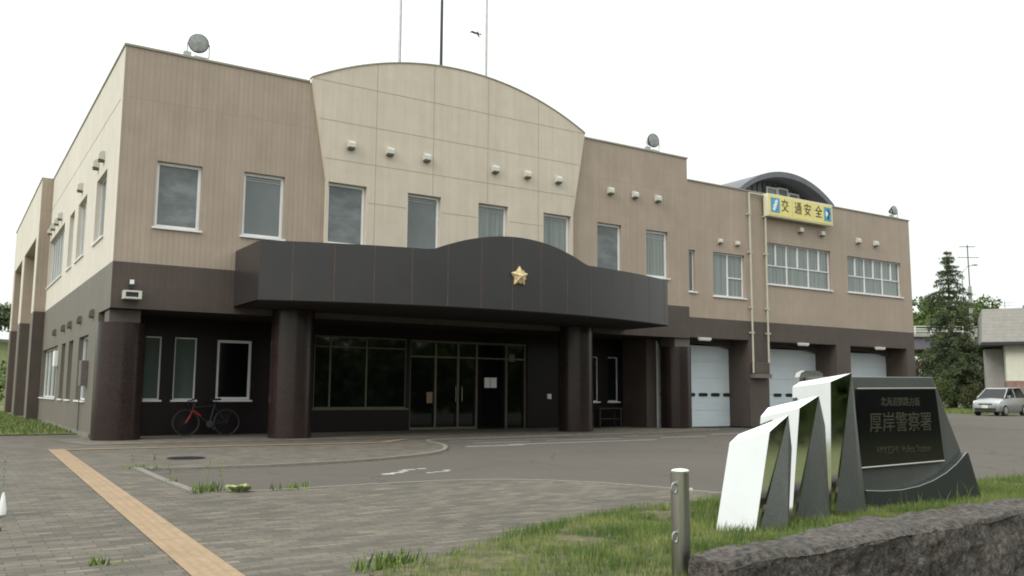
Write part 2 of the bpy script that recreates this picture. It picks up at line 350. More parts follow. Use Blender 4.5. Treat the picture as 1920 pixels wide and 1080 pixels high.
# ------------------------------------------------------------------ ground
def sheet(name, poly, z, m, th=None, holes=()):
    b = MB()
    if th: b.prism(poly, 'z', z - th, z, 0, holes)
    else:
        loops = [poly] + list(holes); tri = tessellate_polygon([[Vector((p[0], p[1], 0)) for p in l] for l in loops])
        b.add([(p[0], p[1], z) for l in loops for p in l], [tuple(t) for t in tri])
    o = b.build(name, m); 
    if o.data.polygons[0].normal.z < 0 and not th: o.data.flip_normals()
    return tag(o, kind='structure')
G = MB()
xs = [-3000, -60, 140, 3000]
yy = [(-3000, -1.75), (-17.56, -1.75), (-17.42, -.10), (3000, -.10)]
vv = [(x, y, z) for (y, z) in yy for x in xs]
G.add(vv, [(j * 4 + i, j * 4 + i + 1, (j + 1) * 4 + i + 1, (j + 1) * 4 + i) for j in range(3) for i in range(3)])
g = G.build('ground', turf); tag(g, kind='structure')
sheet('street', [(3.4, -30), (140, -30), (140, -17.75), (3.4, -17.75)], -1.68, asphalt, .06)
# car park asphalt: everything the paving leaves free
sheet('car_park', [(2.0, -17.38), (95, -17.38), (95, 9.2), (72, 9.2), (60, 40), (34.2, 40), (34.2, 1.2), (20.0, 1.3), (2.0, 1.0)], -.035, asphalt, .055)
arc_up = [(2.55, -7.55), (3.3, -7.72), (4.35, -7.8), (5.1, -7.74), (5.8, -7.6), (6.5, -7.36), (7.15, -7.05), (7.65, -6.75), (8.1, -6.38), (8.6, -5.8), (9.05, -5.05), (9.4, -4.3), (9.6, -3.6), (9.72, -3.0), (9.95, -2.45), (10.4, -2.12), (11.2, -1.95), (13, -1.85), (18.2, -1.5), (20.4, -.95), (21.5, -.75), (21.75, -.6), (21.8, .3)]
lobe_lo = [(2.55, -11.25), (3.3, -11.35), (4.6, -11.30), (5.6, -11.33), (6.3, -11.55), (6.8, -11.95), (7.2, -12.5), (7.5, -13.3), (7.7, -14.2), (7.75, -14.75)]
# west paving: raised walk in front of the recess and along the left
sheet('paved_walk', [(-9, -18.9), (-9, 3.75), (3.0, 3.75), (3.0, 2.3), (21.8, 2.3)] + arc_up[::-1][:-1] + [(2.55, -7.55)] + lobe_lo + [(7.75, -14.8), (6.4, -14.85), (5.4, -15.0), (4.6, -15.3), (3.8, -15.7), (3.1, -16.1), (2.3, -16.45), (2.2, -18.9)], 0.0, paver, 1.8)
sheet('porch_floor', [(2.6, -1.15), (7.5, -1.3), (10.6, -1.75), (13, -1.7), (18.1, -1.35), (20.3, -.8), (21.4, -.6), (21.65, .25), (20.6, 2.27), (3.0, 2.27), (2.2, 1.0)], .006, paver2)
# pale stone edging strips
def strip(name, pts, w_, z, m, th=.0):
    pts = [Vector((p[0], p[1], 0)) for p in pts]; L = []; Rr = []
    for i, p in enumerate(pts):
        d = (pts[min(i + 1, len(pts) - 1)] - pts[max(i - 1, 0)]).normalized(); nn = Vector((-d.y, d.x, 0)) * w_ / 2
        L.append(p + nn); Rr.append(p - nn)
    b = MB(); n = len(pts)
    for i in range(n - 1):
        lo = z - .06
        q = [L[i], L[i + 1], Rr[i + 1], Rr[i]]
        b.add([(a.x, a.y, z) for a in q] + [(a.x, a.y, lo) for a in q], [(0, 1, 2, 3), (0, 4, 5, 1), (2, 6, 7, 3)] + ([(0, 3, 7, 4)] if i == 0 else []) + ([(1, 5, 6, 2)] if i == n - 2 else []))
    return tag(b.build(name, m), kind='structure')
strip('kerb_edging', arc_up, .09, .010, kerb)
strip('kerb_edging', [(2.5, -7.5), (2.47, -9.4), (2.5, -11.2)], .10, .02, kerb)
strip('kerb_edging', lobe_lo, .08, .008, kerb)
# tactile paving
def tac(name, a, b, w_, z=.006):
    a, b = Vector(a), Vector(b); d = b - a; L = d.length; o = MB().add([(-w_ / 2, 0, 0), (w_ / 2, 0, 0), (w_ / 2, L, 0), (-w_ / 2, L, 0)], [(0, 1, 2, 3)]).build(name, tact)
    o.location = (a.x, a.y, z); o.rotation_euler = (0, 0, math.atan2(-d.x, d.y)); return tag(o, kind='structure')
tac('tactile_strip', (1.44, -18.8), (1.94, -2.35), .29)
tac('tactile_strip', (2.09, -2.62), (8.7, -3.05), .24, .010)
tac('tactile_strip', (8.55, -3.0), (9.5, -2.1), .24, .014)
# road markings in front of the porch and on the drive
def paint(name, quads, lab=None):
    b = MB()
    for q in quads: b.add([(x, y, -.031) for x, y in q], [tuple(range(len(q)))])
    return tag(b.build(name, paintw, fixn=False), kind='structure')
def bar(x0, x1, y0, y1, dy=0): return [(x0, y0), (x1, y0 + dy), (x1, y1 + dy), (x0, y1)]
paint('road_marking', [bar(9.75, 11.3, -4.75, -4.63), bar(11.0, 15.6, -4.5, -4.40, .1), bar(16.5, 18.2, -3.6, -3.5), bar(19.1, 20.8, -2.9, -2.8, .2),
                       bar(10.6, 12.2, -3.6, -3.52), bar(12.8, 15.2, -3.45, -3.37), bar(15.9, 17.4, -2.75, -2.68), bar(10.4, 13.6, -2.75, -2.68), bar(14.4, 16.8, -2.3, -2.24),
                       bar(21.5, 23.6, -1.9, -1.8, .2), bar(24.4, 26.4, -1.2, -1.1, .2)])
paint('road_marking', [bar(5.42, 5.62, -9.86, -9.72), bar(5.62, 5.82, -9.72, -9.62), bar(5.84, 5.98, -9.55, -9.42), bar(5.98, 6.2, -9.36, -9.26), bar(6.28, 6.42, -9.28, -9.18),
                       bar(6.08, 6.2, -9.94, -9.86), bar(6.24, 6.5, -9.86, -9.8), bar(6.5, 6.62, -9.72, -9.6)])
# manhole
for (x, y, r, lab) in ((3.58, -5.85, .31, 'round dark iron manhole cover in the pavers near the long tactile strip'),):
    b = MB(); b.lathe([(r, 0), (r, .012), (r * .93, .014), (r * .9, .009), (0.001, .009)], 32)
    for k in range(-4, 5):
        hw = math.sqrt(max(0, (r * .85) ** 2 - (k * r * .18) ** 2)); b.box(-hw, hw, k * r * .18 - .012, k * r * .18 + .012, .009, .014)
    o = b.build('manhole_cover', darkm, loc=(x, y, .002 if r > .3 else -.034)); tag(o, lab, 'manhole cover')
# soil under the planting bed and lawn at the left end
bed = [(2.3, -16.45), (3.1, -16.1), (3.8, -15.7), (4.6, -15.3), (5.4, -15.0), (6.4, -14.85), (7.75, -14.8), (10, -14.95), (12.2, -15.2), (14.5, -15.6), (15, -17.40), (8.45, -17.40), (6.5, -17.38), (5.0, -17.55), (3.75, -17.85), (3.5, -17.95), (3.3, -18.9), (2.2, -18.9)]
sheet('planting_bed', bed, .035, soil, 1.85)
sheet('lawn', [(-60, 3.8), (3.02, 3.8), (3.02, 15.9), (2.65, 15.95), (2.65, 60), (-60, 60)], .03, turf, .12)

def inside(poly, P):
    x, y = P[:, 0], P[:, 1]; r = np.zeros(len(P), bool); n = len(poly)
    for i in range(n):
        (x0, y0), (x1, y1) = poly[i], poly[(i + 1) % n]
        c = ((y0 > y) != (y1 > y)); xi = x0 + (y - y0) / (y1 - y0 + 1e-12) * (x1 - x0); r ^= c & (x < xi)
    return r
def grass(name, P, h, wd, m, lean=.35):
    n = len(P); a = rng.uniform(0, 2 * np.pi, n); hh = h * rng.uniform(.45, 1.25, n); la = rng.uniform(0, 2 * np.pi, n); ll = hh * rng.uniform(.1, 1, n) * lean
    dx, dy = np.cos(a) * wd / 2, np.sin(a) * wd / 2; lx, ly = np.cos(la) * ll, np.sin(la) * ll
    z = P[:, 2]
    V = np.stack([np.stack([P[:, 0] - dx, P[:, 1] - dy, z], 1), np.stack([P[:, 0] + dx, P[:, 1] + dy, z], 1),
                  np.stack([P[:, 0] + dx * .7 + lx * .4, P[:, 1] + dy * .7 + ly * .4, z + hh * .6], 1), np.stack([P[:, 0] - dx * .7 + lx * .4, P[:, 1] - dy * .7 + ly * .4, z + hh * .6], 1),
                  np.stack([P[:, 0] + lx, P[:, 1] + ly, z + hh], 1)], 1).reshape(-1, 3)
    i = np.arange(n) * 5
    F = np.concatenate([np.stack([i, i + 1, i + 2], 1), np.stack([i, i + 2, i + 3], 1), np.stack([i + 3, i + 2, i + 4], 1)])
    o = fast_mesh(name, V, F, m); return tag(o, kind='stuff')
def scatter(poly, n):
    a = np.array(poly); P = np.stack([rng.uniform(a[:, 0].min(), a[:, 0].max(), n), rng.uniform(a[:, 1].min(), a[:, 1].max(), n)], 1)
    return P[inside(poly, P)]
P = scatter(bed, 150000)
P = P[(P[:, 0] < 14)]
# patchy density
dn = np.array([noise.noise(Vector((x * 1.3, y * 1.3, 0))) + .5 * noise.noise(Vector((x * 4, y * 4, 3))) for x, y in P])
P = P[dn > -.42 + .22 * rng.random(len(P))]
hs = np.array([.072 + .042 * noise.noise(Vector((x * 2, y * 2, 9))) for x, y in P])
# thinner on the left toe of the bed
keep = rng.random(len(P)) < np.clip((P[:, 0] - 2.1) / 2.2, .25, 1); P = P[keep]; hs = hs[keep]
P3 = np.column_stack([P, np.full(len(P), .03)])
tag(grass('grass', P3, hs, .0055, grassm, .5), 'uneven green grass with dry straw patches around the stone monument', 'grass')
Pw = scatter([(7.8, -15.0), (14, -15.4), (14, -17.2), (4, -17.5), (4.2, -16.9), (7.4, -16.6)], 900)
tag(grass('tall_grass', np.column_stack([Pw, np.full(len(Pw), .03)]), .21, .006, grassm, .7), 'taller thin grass stalks standing out of the short grass beside the rough stone wall', 'grass')
Pl = scatter([(-14, 3.85), (2.98, 3.85), (2.98, 15.7), (2.6, 16), (2.6, 40), (-14, 40)], 60000)
tag(grass('lawn_grass', np.column_stack([Pl, np.full(len(Pl), .03)]), .10, .02, grassm, .5), 'rough green lawn grass beside the left end wall of the station', 'grass')

# weeds at the kerb
def weed(loc, n, h, spread, lab, m, broad=False, stalk=0):
    b = MB()
    for k in range(n):
        a = random.uniform(0, 6.28); r = random.uniform(0, spread); x, y = r * math.cos(a), r * math.sin(a) * .6; L = h * random.uniform(.5, 1.1)
        a2 = random.uniform(0, 6.28); ux, uy = math.cos(a2), math.sin(a2); wd = .05 if broad else .012
        px_, py_ = -uy * wd, ux * wd
        if broad:
            b.add([(x, y, 0), (x + ux * L * .5 + px_, y + uy * L * .5 + py_, L * .5), (x + ux * L, y + uy * L, L * .6), (x + ux * L * .5 - px_, y + uy * L * .5 - py_, L * .5)], [(0, 1, 2, 3)])
        else:
            b.add([(x - px_, y - py_, 0), (x + px_, y + py_, 0), (x + ux * L * .5, y + uy * L * .5, L)], [(0, 1, 2)])
    for k in range(stalk):
        x, y = random.uniform(-spread, spread), random.uniform(-.03, .03); b.tube([(x, y, 0), (x + .02, y, h * 1.8), (x + .04, y, h * 2.8)], .003, 4)
        for q in range(4): zz = h * (1.2 + q * .35); b.add([(x, y, zz), (x + random.uniform(-.03, .03), y + .01, zz + .02), (x + random.uniform(-.03, .03), y - .01, zz + .03)], [(0, 1, 2)])
    o = b.build('weed', m, loc=loc, fixn=False); return tag(o, lab, 'weed', 'weeds growing from the paving joints')
weed((2.62, -11.2, 0), 70, .14, .2, 'dark green grassy weed tuft at the corner of the kerb edging', grassm, stalk=2)
weed((2.93, -11.33, 0), 26, .13, .1, 'pale yellow green broad-leaved weed lying beside the kerb corner', leafp, True)
weed((3.55, -11.3, 0), 45, .09, .3, 'low green weed patch on the edge between asphalt and pavers', grassm)
weed((2.55, -7.6, 0), 30, .08, .3, 'thin weeds at the far end of the short kerb edging', grassm, stalk=2)
weed((2.5, -9.9, 0), 14, .08, .1, 'small weed sprig growing beside the middle of the short kerb edging', grassm, stalk=1)
weed((.97, -15.1, 0), 26, .06, .14, 'small flat weed in the bricks left of the tactile strip', grassm)
weed((.35, -13.2, 0), 26, .06, .14, 'small weed in the pavers at the left edge of the picture', grassm)
weed((2.55, -16.2, 0), 120, .12, .28, 'loose green weed clump at the left tip of the planting bed', grassm)

# ------------------------------------------------------------------ police station
st = empty('police_station', (0, 0, 0), label='two-storey brown and cream tiled police station with a dark curved entrance canopy', cat='building')
H1, H2, B1, B2, SO = 9.23, 8.48, 4.09, 3.74, 3.02
X0, XS, XR = 3.08, 21.12, 33.95
wins = [(3.92, 4.96, 4.98, 6.57), (5.97, 7.01, 4.98, 6.60), (8.13, 9.21, 4.98, 6.62), (10.43, 11.47, 4.98, 6.62), (12.70, 13.72, 4.98, 6.62), (15.0, 16.03, 4.98, 6.60), (17.17, 18.17, 4.98, 6.57), (19.22, 20.19, 4.98, 6.55)]
wwin = [(21.14, 21.44, 4.62, 6.06), (22.30, 23.88, 4.54, 6.09), (25.02, 28.70, 5.16, 6.70), (29.73, 33.25, 5.18, 6.62)]
def rect(x0, x1, z0, z1): return [(x0, z0), (x1, z0), (x1, z1), (x0, z1)]
# cream panel outline
panel = [(8.2, B1 + .02), (8.17, 5.0), (8.08, 6.62), (7.6, 9.3)]
cxp, czp = 12.1, 0
ap = [(7.6, 9.3), (8.02, 9.56), (8.44, 9.77), (9.44, 10.14), (10.5, 10.37), (11.5, 10.46), (12.1, 10.475), (12.7, 10.46), (13.7, 10.37), (14.79, 10.12), (15.7, 9.79), (16.61, 9.38)]
# smooth circular arc through the ends and the apex
def arc3(xa, xb, zc, z_apex, n):
    h = (xb - xa) / 2; s_ = z_apex - zc; r = (h * h + s_ * s_) / (2 * s_); c = (xa + xb) / 2
    return [(c + h * t, z_apex - r + math.sqrt(r * r - (h * t) ** 2)) for t in [(-1 + 2 * i / n) for i in range(n + 1)]]
top = arc3(7.6, 16.6, 9.34, 10.47, 40)
panel = [(8.08, 6.65)] + top + [(16.12, 6.65)]
yp = -.12
WY = .30
fm = MB()
fm.prism(rect(X0, XS, SO, B1), 'y', 0, WY, 1)
fm.wall((X0, XS, B1, H1), 'y', 0, WY, 0, wins)
fm.build('front_wall', [tile, band], st)
wm = MB()
wm.wall((XS, XR, B2, H2), 'y', .004, WY, 0, wwin)
wm.build('wing_wall', wingtile, st)
bays = [(XS, 24.0), (25.0, 28.85), (29.7, 33.4)]
bm_ = MB()
bm_.prism([(XS, B2), (XS, 3.06)] + [(24.0, 3.06), (24.0, 0), (25.0, 0), (25.0, 3.06), (28.85, 3.06), (28.85, 0), (29.7, 0), (29.7, 3.06), (33.4, 3.06), (33.4, 0), (XR, 0), (XR, B2)], 'y', .004, WY, 0)
bm_.build('garage_front_wall', band, st)
# panel
pm_ = MB(); pm_.prism(panel, 'y', yp, -.002, 0); pm_.wall((8.08, 16.12, B1 + .02, 6.65), 'y', yp, -.002, 0, wins[2:6])
def jl(b, x0, x1, z0, z1, y=yp): b.box(x0, x1, y - .003, y + .004, z0, z1, 1)
def pedge(z):   # left and right edges at height z
    if z < 6.62: return 8.1, 16.1
    t = (z - 6.62) / (9.34 - 6.62); return 8.08 - .48 * t, 16.1 + .5 * t
def ptop(x): 
    for a, b in zip(top, top[1:]):
        if a[0] <= x <= b[0]: return a[1] + (b[1] - a[1]) * (x - a[0]) / (b[0] - a[0])
    return 9.3
for z in (9.33, 8.28, 7.24):
    l, r = pedge(z); l += .03; r -= .03; segs = [l, 9.45, 11.2, 13.0, 14.8, r]
    for a, b in zip(segs, segs[1:]): jl(pm_, a + .008, b - .008, z - .008, z + .008)
for z in (6.18,):
    for a, b in ((9.25, 9.442), (9.458, 10.39), (11.51, 12.66), (13.76, 14.79), (14.81, 14.97)): jl(pm_, a, b, z - .008, z + .008)
for x in (9.45, 11.2, 13.0, 14.8):
    zb = B1 + .05 if x in (9.45, 14.8) else 6.64
    jl(pm_, x - .008, x + .008, zb, ptop(x) - .02)
pm_.build('cream_arched_panel', [cream, djoint], st)
# coping strips
for q in ((X0 - .03, 7.58, -.03, WY + .03, H1, H1 + .05), (16.64, XS + .03, -.03, WY + .03, H1, H1 + .05), (XS + .04, XR + .03, -.03, WY + .03, H2, H2 + .045), (X0 - .03, X0 + .33, WY + .03, 16, H1, H1 + .05)): MB().box(*q).build('parapet_coping', coping, st)
cpa = MB(); n = len(top)
for i in range(n - 1):
    (a, za), (b, zb) = top[i], top[i + 1]
    cpa.add([(a, yp - .02, za), (b, yp - .02, zb), (b, .1, zb), (a, .1, za), (a, yp - .02, za + .035), (b, yp - .02, zb + .035), (b, .1, zb + .035), (a, .1, za + .035)], [(0, 1, 5, 4), (4, 5, 6, 7), (3, 7, 6, 2), (0, 3, 2, 1)])
cpa.build('arch_coping', coping, st)
# side wall (x = X0)
sw = [(1.76, 3.52, 4.94, 6.64), (5.40, 7.26, 4.94, 6.68), (8.16, 9.42, 4.94, 6.70), (10.84, 16.6, 4.96, 6.74)]
gw = [(3.3, 5.15, .88, 2.58), (6.4, 7.45, .88, 2.58), (8.3, 9.3, .88, 2.58), (10.5, 16.45, .88, 2.6)]
sw = [(a, min(b, 15.7), c, d) for a, b, c, d in sw]; gw = [(a, min(b, 15.6), c, d) for a, b, c, d in gw]
sm = MB()
sm.wall((.001, 16, B1, H1), 'x', X0 - .002, X0 + .3, 0, sw)
sm.wall((.001, 1.76, SO, B1), 'x', X0 - .002, X0 + .3, 1, []); sm.wall((1.76, 16, 0, B1), 'x', X0 - .002, X0 + .3, 1, gw)
sm.box(X0 - .006, X0, .3, 15.9, 7.99, 8.01, 2)
sm.build('side_wall', [sidecream, sideband, djoint], st)
MB().box(X0 - .06, X0 - .003, 1.8, 13.3, -.05, .09).build('plinth', kerb, st)
# rear block stepping out to the left, with two tall open bays
rb = MB(); XB = 2.7
prof = [(16, 0), (17.1, 0), (17.1, 7.1), (23.0, 7.1), (23.0, 0), (24.2, 0), (24.2, 7.1), (29.3, 7.1), (29.3, 0), (30.2, 0), (30.2, H1), (16, H1)]
rb.prism(prof, 'x', XB, XB + .03, 0)
for a, b in ((16, 17.1), (23.0, 24.2), (29.3, 30.2)): rb.box(XB - .003, XB + .033, a - .003, b + .003, 0, B1, 1)
for a, b in ((16.02, 17.08), (23.02, 24.18), (29.32, 30.1)): rb.box(XB + .03, XB + 1.2, a - .022, b + .022, B1, H1 - .1, 2); rb.box(XB + .034, XB + 1.2, a - .024, b + .024, 0, B1, 3)
rb.box(XB + 1.2, XB + 1.4, 16.02, 30.1, 0, H1 - .1, 0); rb.box(XB + .03, XB + 1.2, 17.1, 29.3, 7.1, 7.3, 2)
rb.build('rear_block', [sidecream, sideband, tile, band], st)
MB().box(XB - .03, XB + .35, 15.97, 30.2, H1, H1 + .05).build('rear_coping', coping, st)
MB().box(XB - .01, X0 - .01, 15.86, 15.98, B1, H1).box(XB - .01, X0 - .01, 15.86, 15.98, 0, B1, 1).build('rear_block_end', [tile, band], st)
# bodies behind the fronts
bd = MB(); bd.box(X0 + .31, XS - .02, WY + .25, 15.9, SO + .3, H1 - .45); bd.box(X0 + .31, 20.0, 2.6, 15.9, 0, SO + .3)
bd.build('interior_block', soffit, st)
bw = MB(); bw.box(XS, XR - .02, WY + .25, 13.2, B2 - .5, H2 - .4); bw.box(XR - .3, XR - .004, WY + .01, 13.2, 0, H2, 1); bw.box(XS - .3, XS - .01, WY + .02, 13.2, H2 - .4, H1, 1); bw.box(20.55, 33.9, 3.0, 13.2, 0, B2 - .5)
bw.build('wing_block', [soffit, wingtile], st)
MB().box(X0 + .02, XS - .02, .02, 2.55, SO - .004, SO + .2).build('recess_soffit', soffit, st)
# recess rear wall
rw = [(4.22, 4.68, .91, 2.53), (5.0, 5.56, .91, 2.53), (6.08, 7.0, .91, 2.5), (8.78, 11.68, .67, 2.74), (11.78, 16.02, .02, 2.72), (18.5, 18.97, .87, 2.4), (19.4, 19.85, .87, 2.4)]
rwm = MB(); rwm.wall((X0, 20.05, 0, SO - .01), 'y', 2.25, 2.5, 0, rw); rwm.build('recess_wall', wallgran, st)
pr_ = MB(); pr_.box(20.05, 20.5, 1.0, 2.5, 0, SO - .008); pr_.build('brown_pier', band, st)
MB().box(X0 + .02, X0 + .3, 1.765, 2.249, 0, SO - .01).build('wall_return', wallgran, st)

# windows
def window(parent, q, y, axis='y', fr=.05, fm_=frame, gl=glass, mull=(), trans=(), sill=True, depth=.10, light_streak=0, trim=0, yo=0):
    a0, a1, z0, z1 = q
    def bx(b, u0, u1, v0, v1, w0, w1, mi=0):   # u across, v depth, w height
        if axis == 'y': b.box(u0, u1, v0, v1, w0, w1, mi)
        else: b.box(v0, v1, u0, u1, w0, w1, mi)
    b = MB(); d0 = y + depth; d1 = d0 + .06
    g = .003
    bx(b, a0 + g, a0 + fr, d0, d1, z0 + g, z1 - g); bx(b, a1 - fr, a1 - g, d0, d1, z0 + g, z1 - g)
    bx(b, a0 + fr, a1 - fr, d0, d1, z0 + g, z0 + fr); bx(b, a0 + fr, a1 - fr, d0, d1, z1 - fr, z1 - g)
    vs_ = [a0 + fr] + [a0 + (a1 - a0) * t for t in mull] + [a1 - fr]
    for t in mull: x = a0 + (a1 - a0) * t; bx(b, x - fr * .5, x + fr * .5, d0 - .006, d1, z0 + fr, z1 - fr)
    for t in trans:
        z = z0 + (z1 - z0) * t[0]
        bx(b, a0 + fr + (a1 - a0 - 2 * fr) * t[1], a0 + fr + (a1 - a0 - 2 * fr) * t[2], d0 - .003, d1, z - fr * .4, z + fr * .4)
    w_ = b.build('window', fm_, parent)
    p = MB(); bx(p, a0 + .01, a1 - .01, d0 + .03, d0 + .045, z0 + .01, z1 - .01); p.build('pane', gl, w_)
    if sill:
        s_ = MB(); bx(s_, a0 - .05, a1 + .05, y - .05, d0, z0 - .045, z0 - .002); s_.build('sill', fm_, w_)
    if light_streak:
        bl = MB()  # thin pale bars in place of ceiling-light streaks on the glass
        for k in range(light_streak): zz = z1 - fr - .05 - k * .055; bx(bl, a0 + fr + .01, a1 - fr - .01, d0 + .022, d0 + .028, zz - .012, zz + .010)
        bl.build('light_streak', streakm, w_)
    return w_
for i, q in enumerate(wins):
    on = 2 <= i <= 5
    window(st, q, yp if on else 0, fr=.072, gl=(glass_g, glass, glass_g, glass, glass_f, glass_f, glass_g, glass_f)[i], depth=.10 + (.03 if on else .0), light_streak=(0, 2, 0, 2, 2, 1, 0, 3)[i])
window(st, wwin[0], 0, fr=.045)
window(st, wwin[1], 0, fr=.05, mull=(.5,), gl=glass_f, trans=[(.45, .52, 1)])
for q in wwin[2:]:
    w_ = window(st, q, 0, fr=.045, mull=(1 / 3, 2 / 3), gl=glass_f, trans=[(.46, 0, 1)])
    for k in (1, 3, 5): x = q[0] + (q[1] - q[0]) * k / 6; MB().box(x - .03, x + .03, .085, .16, q[2] + (q[3] - q[2]) * .47, q[3] - .046).build('upper_mullion', frame, w_)
for i, q in enumerate(sw): window(st, q, X0, 'x', fr=.05, mull={0: (.5,), 1: (.33, .66), 2: (.5,), 3: (.17, .33, .5, .67, .83)}[i], gl=glass, depth=.12)
for i, q in enumerate(gw): window(st, q, X0, 'x', fr=.05, mull={0: (.5,), 1: (), 2: (), 3: (.25, .5, .75)}[i], gl=glass_c if i in (0, 3) else glass_d, depth=.12)
window(st, rw[0], 2.25, fr=.035, gl=glass_e, depth=.06); window(st, rw[1], 2.25, fr=.035, gl=glass_e, depth=.06)
window(st, rw[2], 2.25, fr=.07, gl=glass_d, depth=.04)
window(st, rw[5], 2.25, fr=.03, gl=glass_d, depth=.06); window(st, rw[6], 2.25, fr=.03, gl=glass_d, depth=.06)
window(st, rw[3], 2.25, fr=.04, fm_=dframe, gl=glass_d, mull=(.17, .555), trans=[(.85, 0, 1)], depth=.06)
# entrance screen: fixed lights, doors, notices
q = rw[4]; en = MB()
for x in (11.80, 12.68, 13.47, 14.14, 15.25, 15.98): en.box(x - .03, x + .03, 2.31, 2.38, .02, 2.72)
en.box(11.83, 15.95, 2.315, 2.375, 2.66, 2.72); en.box(11.83, 15.95, 2.315, 2.375, 2.2, 2.25); en.box(11.83, 14.1, 2.315, 2.375, .02, .09)
scr = en.build('entrance_screen', dframe, st)
MB().box(11.79, 16.0, 2.40, 2.415, .02, 2.71).build('pane', glass_d, scr)
MB().box(14.42, 14.63, 2.30, 2.31, 1.30, 1.62).build('notice', whitem, scr); MB().box(14.65, 14.87, 2.30, 2.31, 1.30, 1.62).build('notice', whitem, scr)
MB().box(12.42, 12.62, 2.385, 2.395, .82, 1.15).build('notice', mat('beige_paper', (.3, .2, .13), .8), scr)
MB().box(15.33, 15.55, 2.29, 2.30, 2.15, 2.38).build('notice', mat('aged_paper', (.16, .15, .09), .8), scr)
b = MB()
for x in (13.36, 13.58): b.tube([(x, 2.27, .85), (x, 2.25, .9), (x, 2.25, 1.3), (x, 2.27, 1.35)], .012, 6)
b.build('door_handle', satin, scr)
MB().box(16.8, 16.95, 2.20, 2.25, .95, 1.12).build('intercom', whitem, st, bevel=.008)
# tall window post lines right of the entrance
# columns
for x, y, r in ((3.47, .76, .54), (7.33, -.10, .53), (16.22, -.10, .53), (20.88, .46, .52)):
    b = MB(); hz = 2.72 if y > .3 else 3.16
    b.lathe([(r, 0), (r, hz)], 48); b2 = b.build('column', granite, st, smooth=True, loc=(x, y, 0))
    if y > .3:
        MB().box(-.34, .34, -.34, .34, hz + .002, SO - .008).build('column_cap', capm, b2)
# canopy
xa, xb, xc = 5.84, 18.27, 12.05
def cy_(x): return -3.3 + 1.29 * ((x - xc) / 6.215) ** 2
def ct_(x): d = abs(x - 12.0) / 2.32; return 4.56 + (.50 * (1 - d * d) if d < 1 else 0)
N = 64; xsn = [xa + (xb - xa) * i / N for i in range(N + 1)]
cn = MB()
for a, b in zip(xsn, xsn[1:]):
    ya, yb_, ta, tb = cy_(a), cy_(b), ct_(a), ct_(b)
    cn.add([(a, ya, 3.2), (b, yb_, 3.2), (b, yb_, tb), (a, ya, ta), (a, ya + .3, ta), (b, yb_ + .3, tb), (a, ya + .3, 4.3), (b, yb_ + .3, 4.3)], [(0, 1, 2, 3), (3, 2, 5, 4), (4, 5, 7, 6)])
    cn.add([(a, ya + .3, 4.3), (b, yb_ + .3, 4.3), (b, -.13, 4.3), (a, -.13, 4.3)], [(0, 1, 2, 3)])
cn.add([(xa, cy_(xa), 3.2), (xa, -.004, 3.2), (xa, -.004, 4.57), (xa, cy_(xa), 4.56)], [(0, 1, 2, 3)])
cn.add([(xb, cy_(xb), 3.2), (xb, -.004, 3.2), (xb, -.004, 4.57), (xb, cy_(xb), 4.56)], [(0, 1, 2, 3)])
can = cn.build('canopy', fascia, st)
sf = MB()
for a, b in zip(xsn, xsn[1:]):
    sf.add([(a, cy_(a), 3.2), (b, cy_(b), 3.2), (b, cy_(b) + .05, 3.17), (a, cy_(a) + .05, 3.17), (b, -.004, 3.17), (a, -.004, 3.17)], [(0, 1, 2, 3), (3, 2, 4, 5)])
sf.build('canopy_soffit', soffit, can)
for k in range(-7, 7):
    x = 12.72 + .885 * k
    if not (xa + .3 < x < xb - .2): continue
    y = cy_(x); MB().box(x - .012, x + .012, y - .005, y + .02, 3.21, ct_(x) - .01).build('panel_joint', jointm, can)
# five-pointed star emblem
def star(r, r2, h):
    b = MB(); pts = []
    for k in range(10):
        t = math.pi / 2 + k * math.pi / 5; rr = r if k % 2 == 0 else r2; pts.append((rr * math.cos(t), rr * math.sin(t)))
    V = [(p[0], 0, p[1]) for p in pts] + [(0, -h, 0)] + [(p[0], .05, p[1]) for p in pts]
    b.add(V, [(i, (i + 1) % 10, 10) for i in range(10)] + [(11 + i, 11 + (i + 1) % 10, (i + 1) % 10, i) for i in range(10)])
    for k in range(5):   # leaves between the points
        t = math.pi / 2 + (k + .5) * 2 * math.pi / 5; c, s_ = math.cos(t), math.sin(t)
        b.add([(c * r * .2, -.05, s_ * r * .2), (c * r * .55 - s_ * .05, -.03, s_ * r * .55 + c * .05), (c * r * .74, -.02, s_ * r * .74), (c * r * .55 + s_ * .05, -.03, s_ * r * .55 - c * .05)], [(0, 1, 2, 3)])
    return b
star(.26, .155, .10).build('star_emblem', gold, can, loc=(12.02, cy_(12.02) - .055, 4.06))
